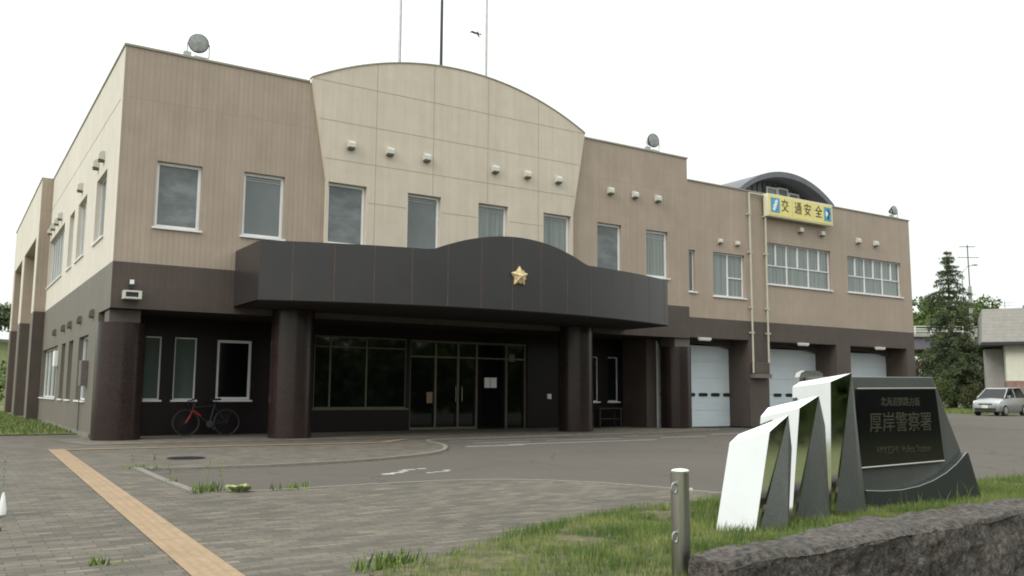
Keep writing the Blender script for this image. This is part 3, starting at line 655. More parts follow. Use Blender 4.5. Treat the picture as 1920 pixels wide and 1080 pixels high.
# garage doors
for i, (a, b) in enumerate(((20.56, 24.2), (24.9, 28.95), (29.6, 33.5))):
    g_ = MB(); zz = 0; 
    hs_ = 2.86 / 5
    for k in range(5):
        g_.box(a, b, 1.0 + (k % 2) * .0, 1.05, k * hs_ + .006, (k + 1) * hs_ - .006)
        for s_ in range(1, 4): g_.box(a + .01, b - .01, .994, 1.0, k * hs_ + s_ * hs_ / 4 - .006, k * hs_ + s_ * hs_ / 4 + .006)
    g_.box(a, b, 1.02, 1.06, 0, 2.86)
    gd = g_.build('garage_door', garage, st)
    nsl = 6; wdt = (b - a) / nsl
    for k in range(nsl):
        xcn = (22.85, 26.3, 31.2)[0] if 0 else a + wdt * (k + .5)
        s_ = MB(); zc = 1.12
        pts = [(xcn + .22 * math.copysign(abs(math.cos(t)) ** .4, math.cos(t)), zc + .065 * math.copysign(abs(math.sin(t)) ** .5, math.sin(t))) for t in [2 * math.pi * j / 20 + .01 for j in range(20)]]
        s_.prism(pts, 'y', .985, .998, 0); s_.build('door_window', slot, gd)
    tr = MB(); # arched head lintel in front of the door
    nseg = 16; arc = [(a + (b - a) * t / nseg, 2.72 + .2 * (1 - (2 * t / nseg - 1) ** 2)) for t in range(nseg + 1)]
    tr.prism([(a, 3.3)] + arc + [(b, 3.3)], 'y', .80, .93, 0); tr.build('garage_lintel', band, st)
    ex = MB(); ex.box(a, b, .31, 1.6, 3.07, 3.25); ex.build('garage_soffit', soffit, st)
for (a, b) in ((24.01, 24.99), (28.86, 29.69), (33.41, 33.64)):
    MB().box(a, b, WY + .002, 1.3, 0, 3.06).build('garage_pier', band, st)
MB().box(20.5, 20.56, 1.0, 1.1, 0, 2.95).build('door_jamb', whitem, st)
for x in (21.76, 26.85, 31.52):
    b = MB(); b.box(x - .26, x + .26, -.12, .0, 2.985, 3.06); b.box(x - .24, x + .24, -.10, -.02, 2.955, 2.985, 1); b.build('wall_lamp', [ventm, whitem], st)
# vent hoods
def vent(x, z, s_=1.0, y=0, axis='y', vm_=None):
    b = MB(); s_ *= .88; w_ = .115 * s_; h = .24 * s_; d = .15 * s_
    n = 8; arc = [(-d * math.sin(math.pi / 2 * k / n), h * .55 + h * .45 * math.cos(math.pi / 2 * k / n)) for k in range(n + 1)]
    sec = [(0, 0), (0, h)] + arc[1:] + [(-d, .02)]
    for sx in (-w_, w_): b.add([(sx, p[0], p[1]) for p in sec], [tuple(range(len(sec)))])
    m_ = len(sec)
    b.add([(-w_, p[0], p[1]) for p in sec] + [(w_, p[0], p[1]) for p in sec], [(i, i + 1, m_ + i + 1, m_ + i) for i in range(m_ - 1)])
    b.box(-w_ * .9, w_ * .9, -d * .9, -.01, -.035, .0, 1)
    o = b.build('vent_hood', [vm_ or ventm, ventd], st, loc=(x, y - .002, z) if axis == 'y' else (X0 - .004, x, z))
    if axis != 'y': o.rotation_euler = (0, 0, R_(-90))
for x in (8.71, 9.84, 10.97, 13.23, 14.37, 15.52): vent(x, 7.59, y=yp)
for x in (17.68, 18.72, 19.72): vent(x, 7.55)
for x in (22.63, 23.49): vent(x, 6.42, .75)
for x, z in ((26.92, 7.25), (28.17, 7.25), (30.4, 7.18), (31.54, 7.18)): vent(x, z)
for y, z in ((2.45, 6.98), (3.42, 6.98), (6.6, 6.98), (11.9, 7.0), (13.0, 7.0), (14.2, 7.0), (15.3, 7.0)): vent(y, z, 1.1, axis='x')
for y, z in ((2.6, 2.98), (5.0, 2.98), (7.2, 2.98), (8.9, 2.98), (11.4, 2.98)): vent(y, z, .9, axis='x', vm_=sideband)
# conduit loop with meter box
b = MB(); b.tube([(24.09, -.10, 8.42), (24.09, -.10, 1.9)], .034, 10); b.tube([(24.09, -.1, 8.40), (24.93, -.1, 8.40)], .034, 10); b.tube([(24.93, -.10, 8.42), (24.90, -.10, 2.2)], .034, 10)
for z in (3.3, 4.2, 6.2, 7.6): b.box(24.02, 24.16, -.14, -.001, z, z + .05); b.box(24.86, 25.0, -.14, -.001, z, z + .05)
cd = b.build('conduit_loop', pipem, st, smooth=True)
b = MB(); b.box(24.04, 24.92, -.20, -.001, 1.72, 1.86); b.box(24.10, 24.86, -.16, -.001, 1.86, 2.28, 1)
for k in range(6): b.box(24.14, 24.82, -.175, -.16, 1.95 + k * .055, 1.975 + k * .055, 0)
b.build('vent_grille_box', [capm, band], st)
# tap / conduit on the side wall
b = MB(); b.tube([(X0 - .05, 3.95, 0), (X0 - .05, 3.9, 1.55), (X0 - .02, 3.9, 1.6)], .02, 6); b.box(X0 - .10, X0 - .003, 3.8, 3.98, 1.35, 1.6, 1); b.build('side_conduit', [capm, ventm], st)
b = MB(); b.box(X0 - .16, X0 - .003, 3.0, 3.5, 1.25, 1.9); b.build('meter_box', capm, st, bevel=.01)
b = MB(); b.box(X0 - .12, X0 - .003, 10.1, 10.6, 1.9, 2.4); b.build('wall_box', whitem, st, bevel=.01)
# roof
rf = MB(); rf.box(X0 + .3, XS - .3, WY, 16, H1 - .5, H1 - .44); rf.box(XS, XR - .3, WY, 13.2, H2 - .42, H2 - .36)
rf.build('flat_roof', brid_c, st)
# barrel-vaulted rooftop hall
va = [(26.3, 9.42), (26.7, 9.52)] + arc3(27.05, 33.1, 9.6, 10.66, 36)
vb = [(26.3, 9.38), (26.7, 9.47)] + arc3(27.1, 32.98, 9.54, 10.56, 36)
v = MB(); n = len(va)
v.prism([p for p in va] + [(p[0], p[1] - .14) for p in vb[::-1]], 'y', 3.0, 11, 0)
vr = v.build('vaulted_roof', roofm, st)
gb = MB(); gb.prism([(27.9, 8.0)] + [(p[0], p[1] - .13) for p in vb if 27.9 < p[0] < 32.8] + [(32.8, 8.0)], 'y', 3.9, 4.1, 0)
for k in range(15):
    x = 28.1 + k * .33
    zt = [p[1] for p in vb if abs(p[0] - x) < .15]
    if zt: gb.box(x - .015, x + .015, 3.87, 3.9, 8.1, zt[0] - .2, 1)
gb.build('vault_gable', [roofm, darkm], st)
for k in range(4):
    x = 29.55 + k * .72
    if True: window(st, (x, x + .69, 8.7, (10.15, 10.2, 10.05, 9.75)[k]), 3.72, fr=.06, gl=glass_c, sill=False, depth=.06)

# ------------------------------------------------------------------ things fixed to the station
# traffic safety sign
sg = empty('sign_box', (26.69, -.3, 7.62), label='long yellow sign box with black characters and blue end squares high on the wing', cat='sign')
b = MB(); b.box(-1.84, 1.84, 0, .22, 0, .84); b.build('sign_case', signframe, sg, bevel=.015)
b = MB(); b.box(-1.78, -.56, -.012, -.001, .06, .78); b.box(-.50, .62, -.012, -.001, .06, .78); b.box(.68, 1.78, -.012, -.001, .06, .78); b.build('sign_face', yellow, sg)
MB().box(-1.70, -1.22, -.02, -.013, .16, .70).build('blue_square', blue, sg); MB().box(1.30, 1.72, -.02, -.013, .16, .70).build('blue_square', blue, sg)
b = MB(); b.prism([(-1.60, .22), (-1.50, .21), (-1.40, .40), (-1.33, .60), (-1.36, .66), (-1.42, .60), (-1.47, .62), (-1.50, .48), (-1.58, .42), (-1.56, .34), (-1.62, .30)], 'y', -.03, -.021, 0); 
b.prism([(1.38, .36), (1.46, .32), (1.54, .42), (1.50, .54), (1.40, .52)], 'y', -.03, -.021, 0); b.build('pictogram', whitem, sg)
b = MB(); b.prism([(1.50, .22), (1.58, .24), (1.58, .40), (1.66, .46), (1.60, .52), (1.56, .62), (1.50, .64), (1.49, .52), (1.54, .44), (1.48, .36)], 'y', -.031, -.022, 0); b.build('pictogram', navy, sg)
RF = Matrix.Rotation(math.pi / 2, 3, 'X')
for ch, x in zip('交通安全', (-.93, -.20, .34, .98)):
    text_mesh('character', ch, .50, black, sg, (x, -.018, .43), RF, .004, .86, 0)
b = MB(); b.box(-1.6, -1.5, .22, .30, .1, .7); b.box(1.5, 1.6, .22, .30, .1, .7); b.build('bracket', steelm, sg)
# floodlights
def flood(x, y, z, face, r, lab, tilt=0):
    e = empty('floodlight', (x, y, z), label=lab, cat='floodlight', group='round floodlights on the roof edge')
    q = Vector(face).normalized(); c = Vector((0, 0, r + .12))
    b = MB(); b.lathe([(r * .35, -.28 * r / .25), (r * .55, -.2 * r / .25), (r * .95, -.03), (r, 0), (r, .03), (r * .93, .035)], 28, c, q); b.build('lamp_housing', darkm, e, smooth=True)
    b = MB(); b.lathe([(r * .92, .036), (r * .6, .05), (.01, .06)], 28, c, q)
    b.build('lens', lampglass, e, smooth=True)
    s_ = q.cross(Vector((0, 0, 1))).normalized(); b = MB()
    b.tube([Vector((0, 0, .02)) + s_ * r * 1.05, c + s_ * r * 1.05], .014, 6); b.tube([Vector((0, 0, .02)) - s_ * r * 1.05, c - s_ * r * 1.05], .014, 6)
    b.tube([Vector((0, 0, .02)) + s_ * r * 1.05, Vector((0, 0, .02)) - s_ * r * 1.05], .014, 6); b.box(-.10, .10, -.10, .10, -.05, .02)
    b.box(-.05 - r * 1.2, .05 - r * .9, -.06, .06, -.05, .10)
    b.build('bracket', steelm, e); return e
flood(4.75, .15, 9.33, (-.25, -1, -.02), .245, 'large round floodlight facing the street on the left roof edge')
flood(19.72, .15, 9.33, (-.05, -1, .0), .24, 'tilted round floodlight above the middle of the roof edge, right of the cream arch')
flood(33.2, .15, 8.56, (-.02, -1, .1), .20, 'small floodlight near the right end of the lower wing roof')
# flag poles
for i, (x, m_, r, lab) in enumerate(((11.55, steelm, .055, 'pale flagpole on the roof behind the arch, leftmost of the three'), (13.05, darkm, .055, 'dark flagpole on the roof behind the arch, the middle one of the three'), (14.78, steelm, .048, 'pale thin flagpole on the roof behind the arch, rightmost of the three'))):
    e = empty('flagpole', (x, 3.0, H1 - .44), label=lab, cat='flagpole', group='flagpoles on the roof')
    b = MB(); b.tube([(0, 0, 0), (0, 0, 9)], [r, r * .75], 12); b.build('pole', m_, e, smooth=True)
    b = MB(); b.lathe([(.16, 0), (.16, .04), (r * 1.6, .06), (r * 1.6, .3)], 16); b.build('base_plate', steelm, e)
    if i == 1:
        b = MB(); b.box(-.32, -.05, -.05, .05, 2.05, 2.12); b.tube([(-.3, 0, 2.1), (-.2, 0, 2.3), (-.08, 0, 2.1)], .02, 6); b.build('cleat', steelm, e)
# camera housing on the band
e = empty('security_camera', (3.50, 0, 3.22), label='white camera housing with a small lamp above it on the band over the left column', cat='security camera')
b = MB(); b.box(-.19, .19, -.30, -.003, .0, .04); b.box(-.19, .19, -.30, -.003, .15, .19); b.box(-.19, -.15, -.30, -.003, .04, .15); b.box(.12, .19, -.30, -.003, .04, .15); b.box(-.15, .12, -.27, -.003, .04, .15, 1); b.build('housing', [ventm, darkm], e)
b = MB(); b.box(-.05, .05, -.12, -.003, .26, .34); b.lathe([(.05, 0), (.05, .10)], 12, (-.02, -.08, .36)); o = b.build('bracket', darkm, e)
b = MB(); b.box(-.055, .035, -.14, -.02, .35, .45); b.build('lamp', whitem, e)
# table in the recess
e = empty('table', (18.85, 1.65, .006), label='low dark wooden table standing in the recess right of the entrance', cat='table')
MB().box(-.5, .5, -.22, .22, .62, .66).build('table_top', soffit, e)
for sx in (-.45, .45):
    for sy in (-.18, .18): MB().box(sx - .025, sx + .025, sy - .025, sy + .025, 0, .62).build('leg', soffit, e)
MB().box(-.42, .42, -.16, .16, .28, .31).build('shelf', soffit, e)

# ------------------------------------------------------------------ bicycle
dimsteel = mat('dull_steel', (.08, .08, .08), .4, .6)
bk = empty('bicycle', (5.8, 1.83, .006), label='black road bicycle with red fork and frame leaning on the dark wall', cat='bicycle')
bk.rotation_euler = (R_(-6), 0, 0)
WR = .335; xf, xr = -.52, .50
for x in (xf, xr):
    b = MB(); b.tube([(x + WR * math.cos(t), 0, WR + WR * .985 * math.sin(t)) for t in [2 * math.pi * k / 40 for k in range(40)]], .014, 8, closed=True)
    wh = b.build('wheel', rubber, bk, smooth=True)
    b = MB(); b.tube([(x + (WR - .022) * math.cos(t), 0, WR + (WR - .022) * math.sin(t)) for t in [2 * math.pi * k / 40 for k in range(40)]], .009, 6, closed=True); b.build('rim', dimsteel, wh, smooth=True)
    b = MB()
    for k in range(20):
        t = 2 * math.pi * k / 20; b.tube([(x + .015 * math.cos(t), .02 * (-1) ** k, WR + .015 * math.sin(t)), (x + (WR - .02) * math.cos(t + .2), 0, WR + (WR - .02) * math.sin(t + .2))], .0016, 3)
    b.lathe([(.018, -.035), (.018, .035)], 10, (x, 0, WR), (0, 1, 0)); b.build('spokes', dimsteel, wh)
hb, ht, st_, bb, rr = Vector((-.36, 0, .66)), Vector((-.31, 0, .82)), Vector((.20, 0, .80)), Vector((.06, 0, .29)), Vector((xr, 0, WR))
b = MB(); b.tube([hb, bb], .022, 8); b.tube([(-.345, 0, .72), (.19, 0, .76)], .018, 8); b.tube([bb, st_], .018, 8)
for s_ in (-.04, .04): b.tube([bb, (xr, s_, WR)], .011, 6); b.tube([(.19, 0, .74), (xr, s_, WR)], .009, 6)
b.tube([hb, ht], .022, 8); b.build('frame', darkm, bk, smooth=True)
b = MB(); b.tube([hb + Vector((.015, -.002, -.02)), Vector((-.16, -.002, .50))], .027, 8); b.build('red_down_tube', redp, bk, smooth=True)
b = MB()
for s_ in (-.045, .045): b.tube([(-.37, s_ * .8, .63), (-.43, s_, .48), (xf, s_, WR)], [.017, .014, .009], 6)
b.tube([(-.37, -.045, .63), (-.37, .045, .63)], .016, 6); b.build('fork', redp, bk, smooth=True)
b = MB(); b.tube([ht, (-.34, 0, .90)], .014, 6); b.tube([(-.34, -.22, .92), (-.34, .22, .92)], .014, 6)
for s_ in (-.22, .22): b.tube([(-.34, s_, .92), (-.43, s_, .91), (-.45, s_, .84), (-.39, s_, .79)], .014, 6)
b.build('handlebar', darkm, bk, smooth=True)
b = MB(); b.tube([st_, (.23, 0, .90)], .012, 6); b.prism([(.08, .90), (.34, .905), (.36, .94), (.30, .955), (.08, .93)], 'y', -.05, .05, 0); b.build('saddle', rubber, bk, bevel=.01)
b = MB(); b.lathe([(.09, -.004), (.09, .004)], 20, (.06, -.05, .29), (0, 1, 0)); b.tube([(.06, -.06, .29), (.16, -.06, .17)], .010, 6); b.box(.12, .2, -.12, -.05, .15, .18); b.build('crank', darkm, bk)

# ------------------------------------------------------------------ monument sign
mo = empty('monument_sign', (8.2, -16.1, .03), label='dark granite station name monument with three polished steel peaks, standing in the grass', cat='monument sign')
def loc_(p): return (p[0] - 8.2, p[1] + 16.1, p[2] - .03)
def poly3(name, faces, m, par=mo, bev=0):
    b = MB()
    for f in faces: b.add([loc_(p) for p in f], [tuple(range(len(f)))])
    return b.build(name, m, par, fixn=True, bevel=bev)
def wedge(A, B, C, D, y, Ab, Pb, Qb, yb, ridge, E_=None):
    """A base left, B shoulder, C apex, D base right on the front plane y; Ab, Pb, Qb base, shoulder and crown of the back edge"""
    z0 = -.02
    A_, D_ = (A[0], y, z0), (D[0], y, z0); B_, C_ = (B[0], y, B[1]), (C[0], y, C[1]); P_ = (Pb[0], yb, Pb[1]); Q_ = (Qb[0], yb, Qb[1])
    a_, b_, p_ = Vector(A_), Vector((B[0], y, B[1])), Vector((Pb[0], yb, Pb[1])); nn = (b_ - a_).cross(p_ - a_)
    Ab_ = (A[0] - nn.y * (yb - y) / nn.x, yb, z0)     # keeps the left face flat
    Dm = ((A[0] * .30 + D[0] * .70), y - ridge, z0); Db = (D[0], yb + .25, z0); Af = (A[0] + .035, y - .005, z0)
    poly3('steel_cap', [[A_, B_, P_, Ab_], [B_, P_, Q_], [B_, Q_, C_]], mirror)
    poly3('steel_flank', [[A_, B_, C_, Af]], mirror)
    Ee = (E_[0], y + .02, E_[1]) if E_ else None
    poly3('granite_face', [[Af, C_, Dm], [C_, Dm, D_]] + ([[C_, D_, Ee]] if E_ else []), mono)
    poly3('granite_back', [[C_, D_, Db], [C_, Db, Q_], [Ab_, P_, Q_, Db]], mono)
wedge((5.64, 0), (5.86, .84), (6.10, .975), (6.05, 0), -16.55, 5.43, (5.59, .74), (5.70, .81), -16.35, .10, (6.155, .69))
wedge((6.27, 0), (6.43, 1.03), (6.70, 1.14), (6.80, 0), -16.4, 6.08, (6.15, .95), (6.25, 1.03), -16.2, .10, (6.80, .87))
wedge((7.01, 0), (7.07, 1.27), (7.39, 1.36), (7.54, 0), -16.25, 6.70, (6.77, 1.22), (6.88, 1.27), -16.05, .05)
fin = [(7.50, 0), (7.50, 1.33), (7.53, 1.375), (7.60, 1.40), (7.82, 1.40), (7.88, 1.37), (7.90, 0)]
b = MB(); b.prism([(p[0] - 8.2, p[1] - .03) for p in fin], 'y', .56, .62, 0); b.build('steel_fin', satin, mo)
body = [(7.5, -.02), (7.58, 1.30), (8.98, 1.315), (9.52, .40), (9.60, -.02)]
b = MB(); b.prism([(p[0] - 8.2, p[1]) for p in body], 'y', 0.0, .55, 0); b.build('granite_body', mono, mo, bevel=.008)
# lower slab with the rising curve
cv = [(7.62, .225), (7.9, .205), (8.2, .20), (8.5, .222), (8.75, .265), (9.0, .335), (9.2, .42), (9.4, .535)]
b = MB(); b.prism([(p[0] - 8.2, p[1] - .03) for p in [(7.6, .01)] + cv + [(9.44, .53), (9.66, .01)]], 'y', -.09, -.002, 0); sl = b.build('curved_base_slab', monod, mo, bevel=.004)
b = MB(); b.tube([(p[0] - 8.2, -.088, p[1] - .03) for p in cv], .004, 6); b.build('slab_edge', satin, mo)
pn = [(7.64, .44), (9.07, .46), (8.97, 1.22), (7.64, 1.205)]
b = MB(); b.prism([(p[0] - 8.2, p[1] - .03) for p in pn], 'y', -.035, -.001, 0); pn_o = b.build('name_panel', panelb, mo, bevel=.003)
b = MB(); b.tube([(7.64 - 8.2, -.03, .405), (9.07 - 8.2, -.03, .425)], .010, 6); b.tube([(7.63 - 8.2, -.03, 1.182), (8.98 - 8.2, -.03, 1.197)], .007, 6); b.build('panel_rim', satin, mo)
text_mesh('small_characters', '北海道釧路方面', .098, letter, pn_o, (8.33 - 8.2, -.038, 1.045), RF, .003, .98, 0)
text_mesh('large_characters', '厚岸警察署', .215, letter, pn_o, (8.33 - 8.2, -.038, .83), RF, .003, 1.0, 0)
text_mesh('roman_letters', 'AKKESHI  Police Station', .098, letter, pn_o, (8.36 - 8.2, -.038, .565), RF, .003, .97, 0)

# ------------------------------------------------------------------ steel bollards
def bollard(loc, lab):
    e = empty('bollard', loc, label=lab, cat='bollard'); b = MB()
    b.lathe([(.057, -.1), (.057, .672)], 32); b.build('post', satin, e, smooth=True)
    b = MB(); b.lathe([(.060, .672), (.060, .683), (.05, .692), (.03, .697), (.003, .700)], 32); b.build('cap', mirror, e, smooth=True)
    for z in (.585, .295):
        b = MB(); c = Vector((-.075, -.03, z)); b.tube([c + Vector((.022 * math.cos(t), 0, .03 * math.sin(t))) for t in [2 * math.pi * k / 16 for k in range(16)]], .006, 6, closed=True); b.tube([(-.05, -.02, z + .02), (-.075, -.03, z + .03)], .007, 6); b.build('chain_ring', steelm, e, smooth=True)
    MB().box(.035, .062, -.045, -.03, .565, .578).build('sticker', whitem, e)
    return e
bollard((3.83, -17.6, .0), 'stainless steel bollard with two rings standing at the end of the stone wall')
# barrier chain at the left edge of the frame
e = empty('barrier_post', (.37, -12.25, 0), label='short white-tipped post with a hanging chain at the left edge of the picture', cat='post')
b = MB(); b.lathe([(.045, 0), (.045, .62), (.02, .64)], 16); b.build('post', satin, e, smooth=True)
b = MB()
for k in range(9):
    c = Vector((.155, -.03, .52 - k * .035)); ax = (k % 2)
    b.tube([c + (Vector((.011 * math.cos(t), 0, .022 * math.sin(t))) if ax else Vector((0, .011 * math.cos(t), .022 * math.sin(t)))) for t in [2 * math.pi * q / 10 for q in range(10)]], .004, 5, closed=True)
b.build('chain', steelm, e)
b = MB(); b.lathe([(.008, .22), (.018, .17), (.034, .06), (.03, .02), (.01, .01)], 16, (.165, -.03, 0)); b.build('white_weight', whitem, e, smooth=True)

# ------------------------------------------------------------------ rough stone wall
def rough_wall():
    nx, ny, nz_ = 280, 12, 50; x0, x1 = 3.70, 13.8
    V = []; F = []; idx = {}
    def vert(i, j, k):
        if (i, j, k) in idx: return idx[(i, j, k)]
        x = x0 + (x1 - x0) * i / nx; yf = min(-17.62, -18.12 + .11 * (x - 3.6)); yb = min(-17.26, -17.80 + .22 * (x - 3.7)); yl = yf + (yb - yf) * j / ny; z = -1.78 + 2.0 * k / nz_
        p = Vector((x, yl, z))
        nrm = Vector(((-1 if i == 0 else 0), (-1 if j == 0 else 1 if j == ny else 0), (1 if k == nz_ else 0)))
        d = noise.noise(p * 1.5) * .05 + noise.fractal(p * 3.0, 1.0, 2.0, 4) * .05 + noise.ridged_multi_fractal(p * 5.5, 1.0, 2.1, 3, 1.0, 2.0) * .012 - .02
        blk = abs(((x - 3.70) % 2.35) - 0) ; blk = min(blk, 2.35 - blk)
        if i not in (0,) and blk < .03: d -= .03
        vy = noise.cell(Vector((x * 3.1, z * 4, 1.5))) * .02
        edge = 0
        if k == nz_ and j in (0, ny): edge = -.035
        if k == nz_: nrm = nrm * 1; d2 = d * .55
        else: d2 = d
        if j == 0 and k != nz_: d2 += vy
        q = p + nrm * d2 + Vector((0, 0, edge)); 
        if k == nz_: q.z += noise.noise(Vector((x * .9, 0, 0))) * .012
        idx[(i, j, k)] = len(V); V.append(tuple(q)); return idx[(i, j, k)]
    for i in range(nx):
        for k in range(nz_): F.append((vert(i, 0, k), vert(i + 1, 0, k), vert(i + 1, 0, k + 1), vert(i, 0, k + 1))); F.append((vert(i, ny, k), vert(i, ny, k + 1), vert(i + 1, ny, k + 1), vert(i + 1, ny, k)))
        for j in range(ny): F.append((vert(i, j, nz_), vert(i + 1, j, nz_), vert(i + 1, j + 1, nz_), vert(i, j + 1, nz_)))
    for j in range(ny):
        for k in range(nz_): F.append((vert(0, j, k), vert(0, j, k + 1), vert(0, j + 1, k + 1), vert(0, j + 1, k)))
    b = MB(); b.add(V, F); return b.build('stone_wall', rock, smooth=False)
tag(rough_wall(), 'low wall of rough split grey stone in the lower right corner', 'stone wall')

# ------------------------------------------------------------------ car
def car(loc, rz, lab):
    e = empty('parked_car', loc, rz, lab, 'car')     # local: front towards -y, x across
    L, W = 3.85, 1.68
    # body: cross-sections along y
    secs = [(-1.92, .30, .56, .62), (-1.86, .24, .70, .76), (-1.6, .20, .83, .83), (-1.15, .18, .93, .84), (-.85, .18, .98, .84), (.2, .18, 1.0, .84), (1.2, .18, 1.0, .84), (1.65, .20, 1.0, .83), (1.86, .28, .95, .78), (1.92, .36, .85, .70)]
    b = MB(); V = []; n = 0
    for (y, zb, zt, hw) in secs:
        ring = [(-hw * .90, zb), (-hw, zb + .12), (-hw * 1.0, zb + (zt - zb) * .6), (-hw * .95, zt - .05), (-hw * .82, zt), (0, zt + .03), (hw * .82, zt), (hw * .95, zt - .05), (hw, zb + (zt - zb) * .6), (hw, zb + .12), (hw * .90, zb)]
        V += [(p[0], y, p[1]) for p in ring]; n = len(ring)
    F = [(i * n + k, i * n + k + 1, (i + 1) * n + k + 1, (i + 1) * n + k) for i in range(len(secs) - 1) for k in range(n - 1)] + [tuple(range(n)), tuple((len(secs) - 1) * n + k for k in range(n))] + [(i * n, (i + 1) * n, (i + 1) * n + n - 1, i * n + n - 1) for i in range(len(secs) - 1)]
    b.add(V, F); b.build('body', carp, e, smooth=True)
    # cabin glass block and roof
    b = MB(); gl = [(-1.05, .97, .77), (-.35, 1.47, .60), (1.3, 1.50, .60), (1.78, .98, .74)]
    base = [(-1.08, .95), (1.80, .95)]
    pts = []
    V = [(-.77, -1.18, .93), (.77, -1.18, .93), (.60, -.32, 1.46), (-.60, -.32, 1.46), (.60, 1.35, 1.50), (-.60, 1.35, 1.50), (.74, 1.78, .97), (-.74, 1.78, .97)]
    b.add(V, [(0, 1, 2, 3), (3, 2, 4, 5), (5, 4, 6, 7), (1, 6, 4, 2), (0, 3, 5, 7)]); b.build('windows', carg, e)
    b = MB(); b.add([(-.62, -.36, 1.455), (.62, -.36, 1.455), (.63, 1.38, 1.495), (-.63, 1.38, 1.495), (-.58, -.30, 1.51), (.58, -.30, 1.51), (.56, 1.33, 1.55), (-.56, 1.33, 1.55)], [(4, 5, 6, 7), (0, 1, 5, 4), (1, 2, 6, 5), (2, 3, 7, 6), (3, 0, 4, 7)])
    for s_ in (-1, 1):
        b.tube([(s_ * .785, -1.20, .93), (s_ * .615, -.33, 1.475)], .030, 6); b.tube([(s_ * .615, 1.36, 1.50), (s_ * .755, 1.80, .95)], .05, 6); b.tube([(s_ * .775, .28, .96), (s_ * .62, .30, 1.49)], .028, 6); b.tube([(s_ * .62, -.34, 1.48), (s_ * .625, 1.36, 1.52)], .028, 6)
    b.build('roof', carp, e, smooth=True)
    for s_ in (-1, 1):
        for y in (-1.22, 1.22):
            b = MB(); b.lathe([(.20, -.10), (.30, -.09), (.30, .09), (.20, .10)], 24, (s_ * .76, y, .30), (1, 0, 0)); w_ = b.build('wheel', rubber, e, smooth=True)
            b = MB(); b.lathe([(.19, -.105), (.19, .105), (.05, .11)], 20, (s_ * .765, y, .30), (1, 0, 0)); b.build('rim', steelm, w_)
        b = MB(); b.add([(s_ * .42, -1.875, .66), (s_ * .74, -1.80, .68), (s_ * .78, -1.62, .80), (s_ * .52, -1.70, .79)], [(0, 1, 2, 3)]); b.add([(s_ * .42, -1.885, .655), (s_ * .745, -1.81, .675), (s_ * .785, -1.625, .81), (s_ * .52, -1.70, .80)], [(0, 1, 2, 3)]); b.build('headlight', headl, e)
        b = MB(); b.box(s_ * .86 - .09, s_ * .86 + .09, -.80, -.70, .96, 1.09); b.build('wing_mirror', carp, e, bevel=.02)
    MB().box(-.38, .38, -1.935, -1.91, .60, .66).box(-.6, .6, -1.945, -1.90, .30, .42).build('grille', rubber, e)
    MB().box(-.17, .17, -1.96, -1.94, .42, .58).build('number_plate', plate_m, e)
    return e
# ------------------------------------------------------------------ right-hand background
CAR_SCALE = (1.0, .98, 1.09)
c_ = car((53.6, 7.15, -.035), R_(-86), 'silver compact car parked in front of the grey-roofed house')
c_.scale = CAR_SCALE
# house
h = empty('house', (62.6, 12.2, -.05), R_(-59), 'low cream house with a broad grey roof and brick base at the right edge', 'house')
MB().box(0.7, 14, 0, 9, 0, 2.25).build('brick_base', hbrick, h); MB().box(.72, 14, .02, 9, 2.25, 4.95).build('wall', hwall, h)
b = MB(); b.add([(-.75, -1.0, 4.95), (15, -1.0, 4.95), (15, -.1, 7.35), (-.60, -.1, 7.35), (-.75, 9.6, 4.95), (15, 9.6, 4.95), (15, 9.0, 7.35), (-.60, 9.0, 7.35)], [(0, 1, 2, 3), (3, 2, 6, 7), (0, 3, 7, 4), (4, 7, 6, 5)])
b.box(-.78, 15, -1.03, 9.63, 4.74, 4.948, 1); b.build('roof', [hroof, darkm], h)
b = MB(); b.box(2.35, 2.7, -.06, .0, 2.0, 4.3); b.build('door_panel', maroon, h)
b = MB(); b.box(-.5, .69, 2.5, 5, 0, 4.6); b.build('shaded_side_wall', brid_c, h)  # grey box stands for the house's side wall, its shade put into the colour
b = MB(); b.tube([(1.1, 4.2, 7.6), (1.1, 4.2, 8.3)], .03, 5); b.tube([(.5, 4.2, 8.15), (1.6, 4.2, 8.15)], .02, 5); b.tube([(.7, 4.2, 7.95), (1.5, 4.2, 7.95)], .02, 5); b.build('roof_aerial', steelm, h)
# bridge
br = empty('road_bridge', (102, 43.2, 0), math.atan2(-5.2, 8), 'elevated road bridge with purple-grey girder and white railing beyond the tree', 'bridge')
MB().box(-40, 60, 0, 9, 8.45, 8.8).build('deck', brid_c, br); MB().box(-40, 60, .5, 1.0, 6.9, 8.45).build('girder', brid_s, br)
b = MB()
for z in (9.1, 9.4, 9.72): b.box(-40, 60, .05, .12, z, z + .07)
for k in range(51): b.box(-40 + k * 2, -39.9 + k * 2, .04, .14, 8.8, 9.8)
b.box(-40, 60, .2, .23, 8.8, 9.5, 1)
b.build('railing', [whitem, brid_c], br)
for x in (-22, 6.5, 34): MB().box(x, x + 2.4, 1.5, 7.5, 0, 6.9).build('pier', brid_c, br)
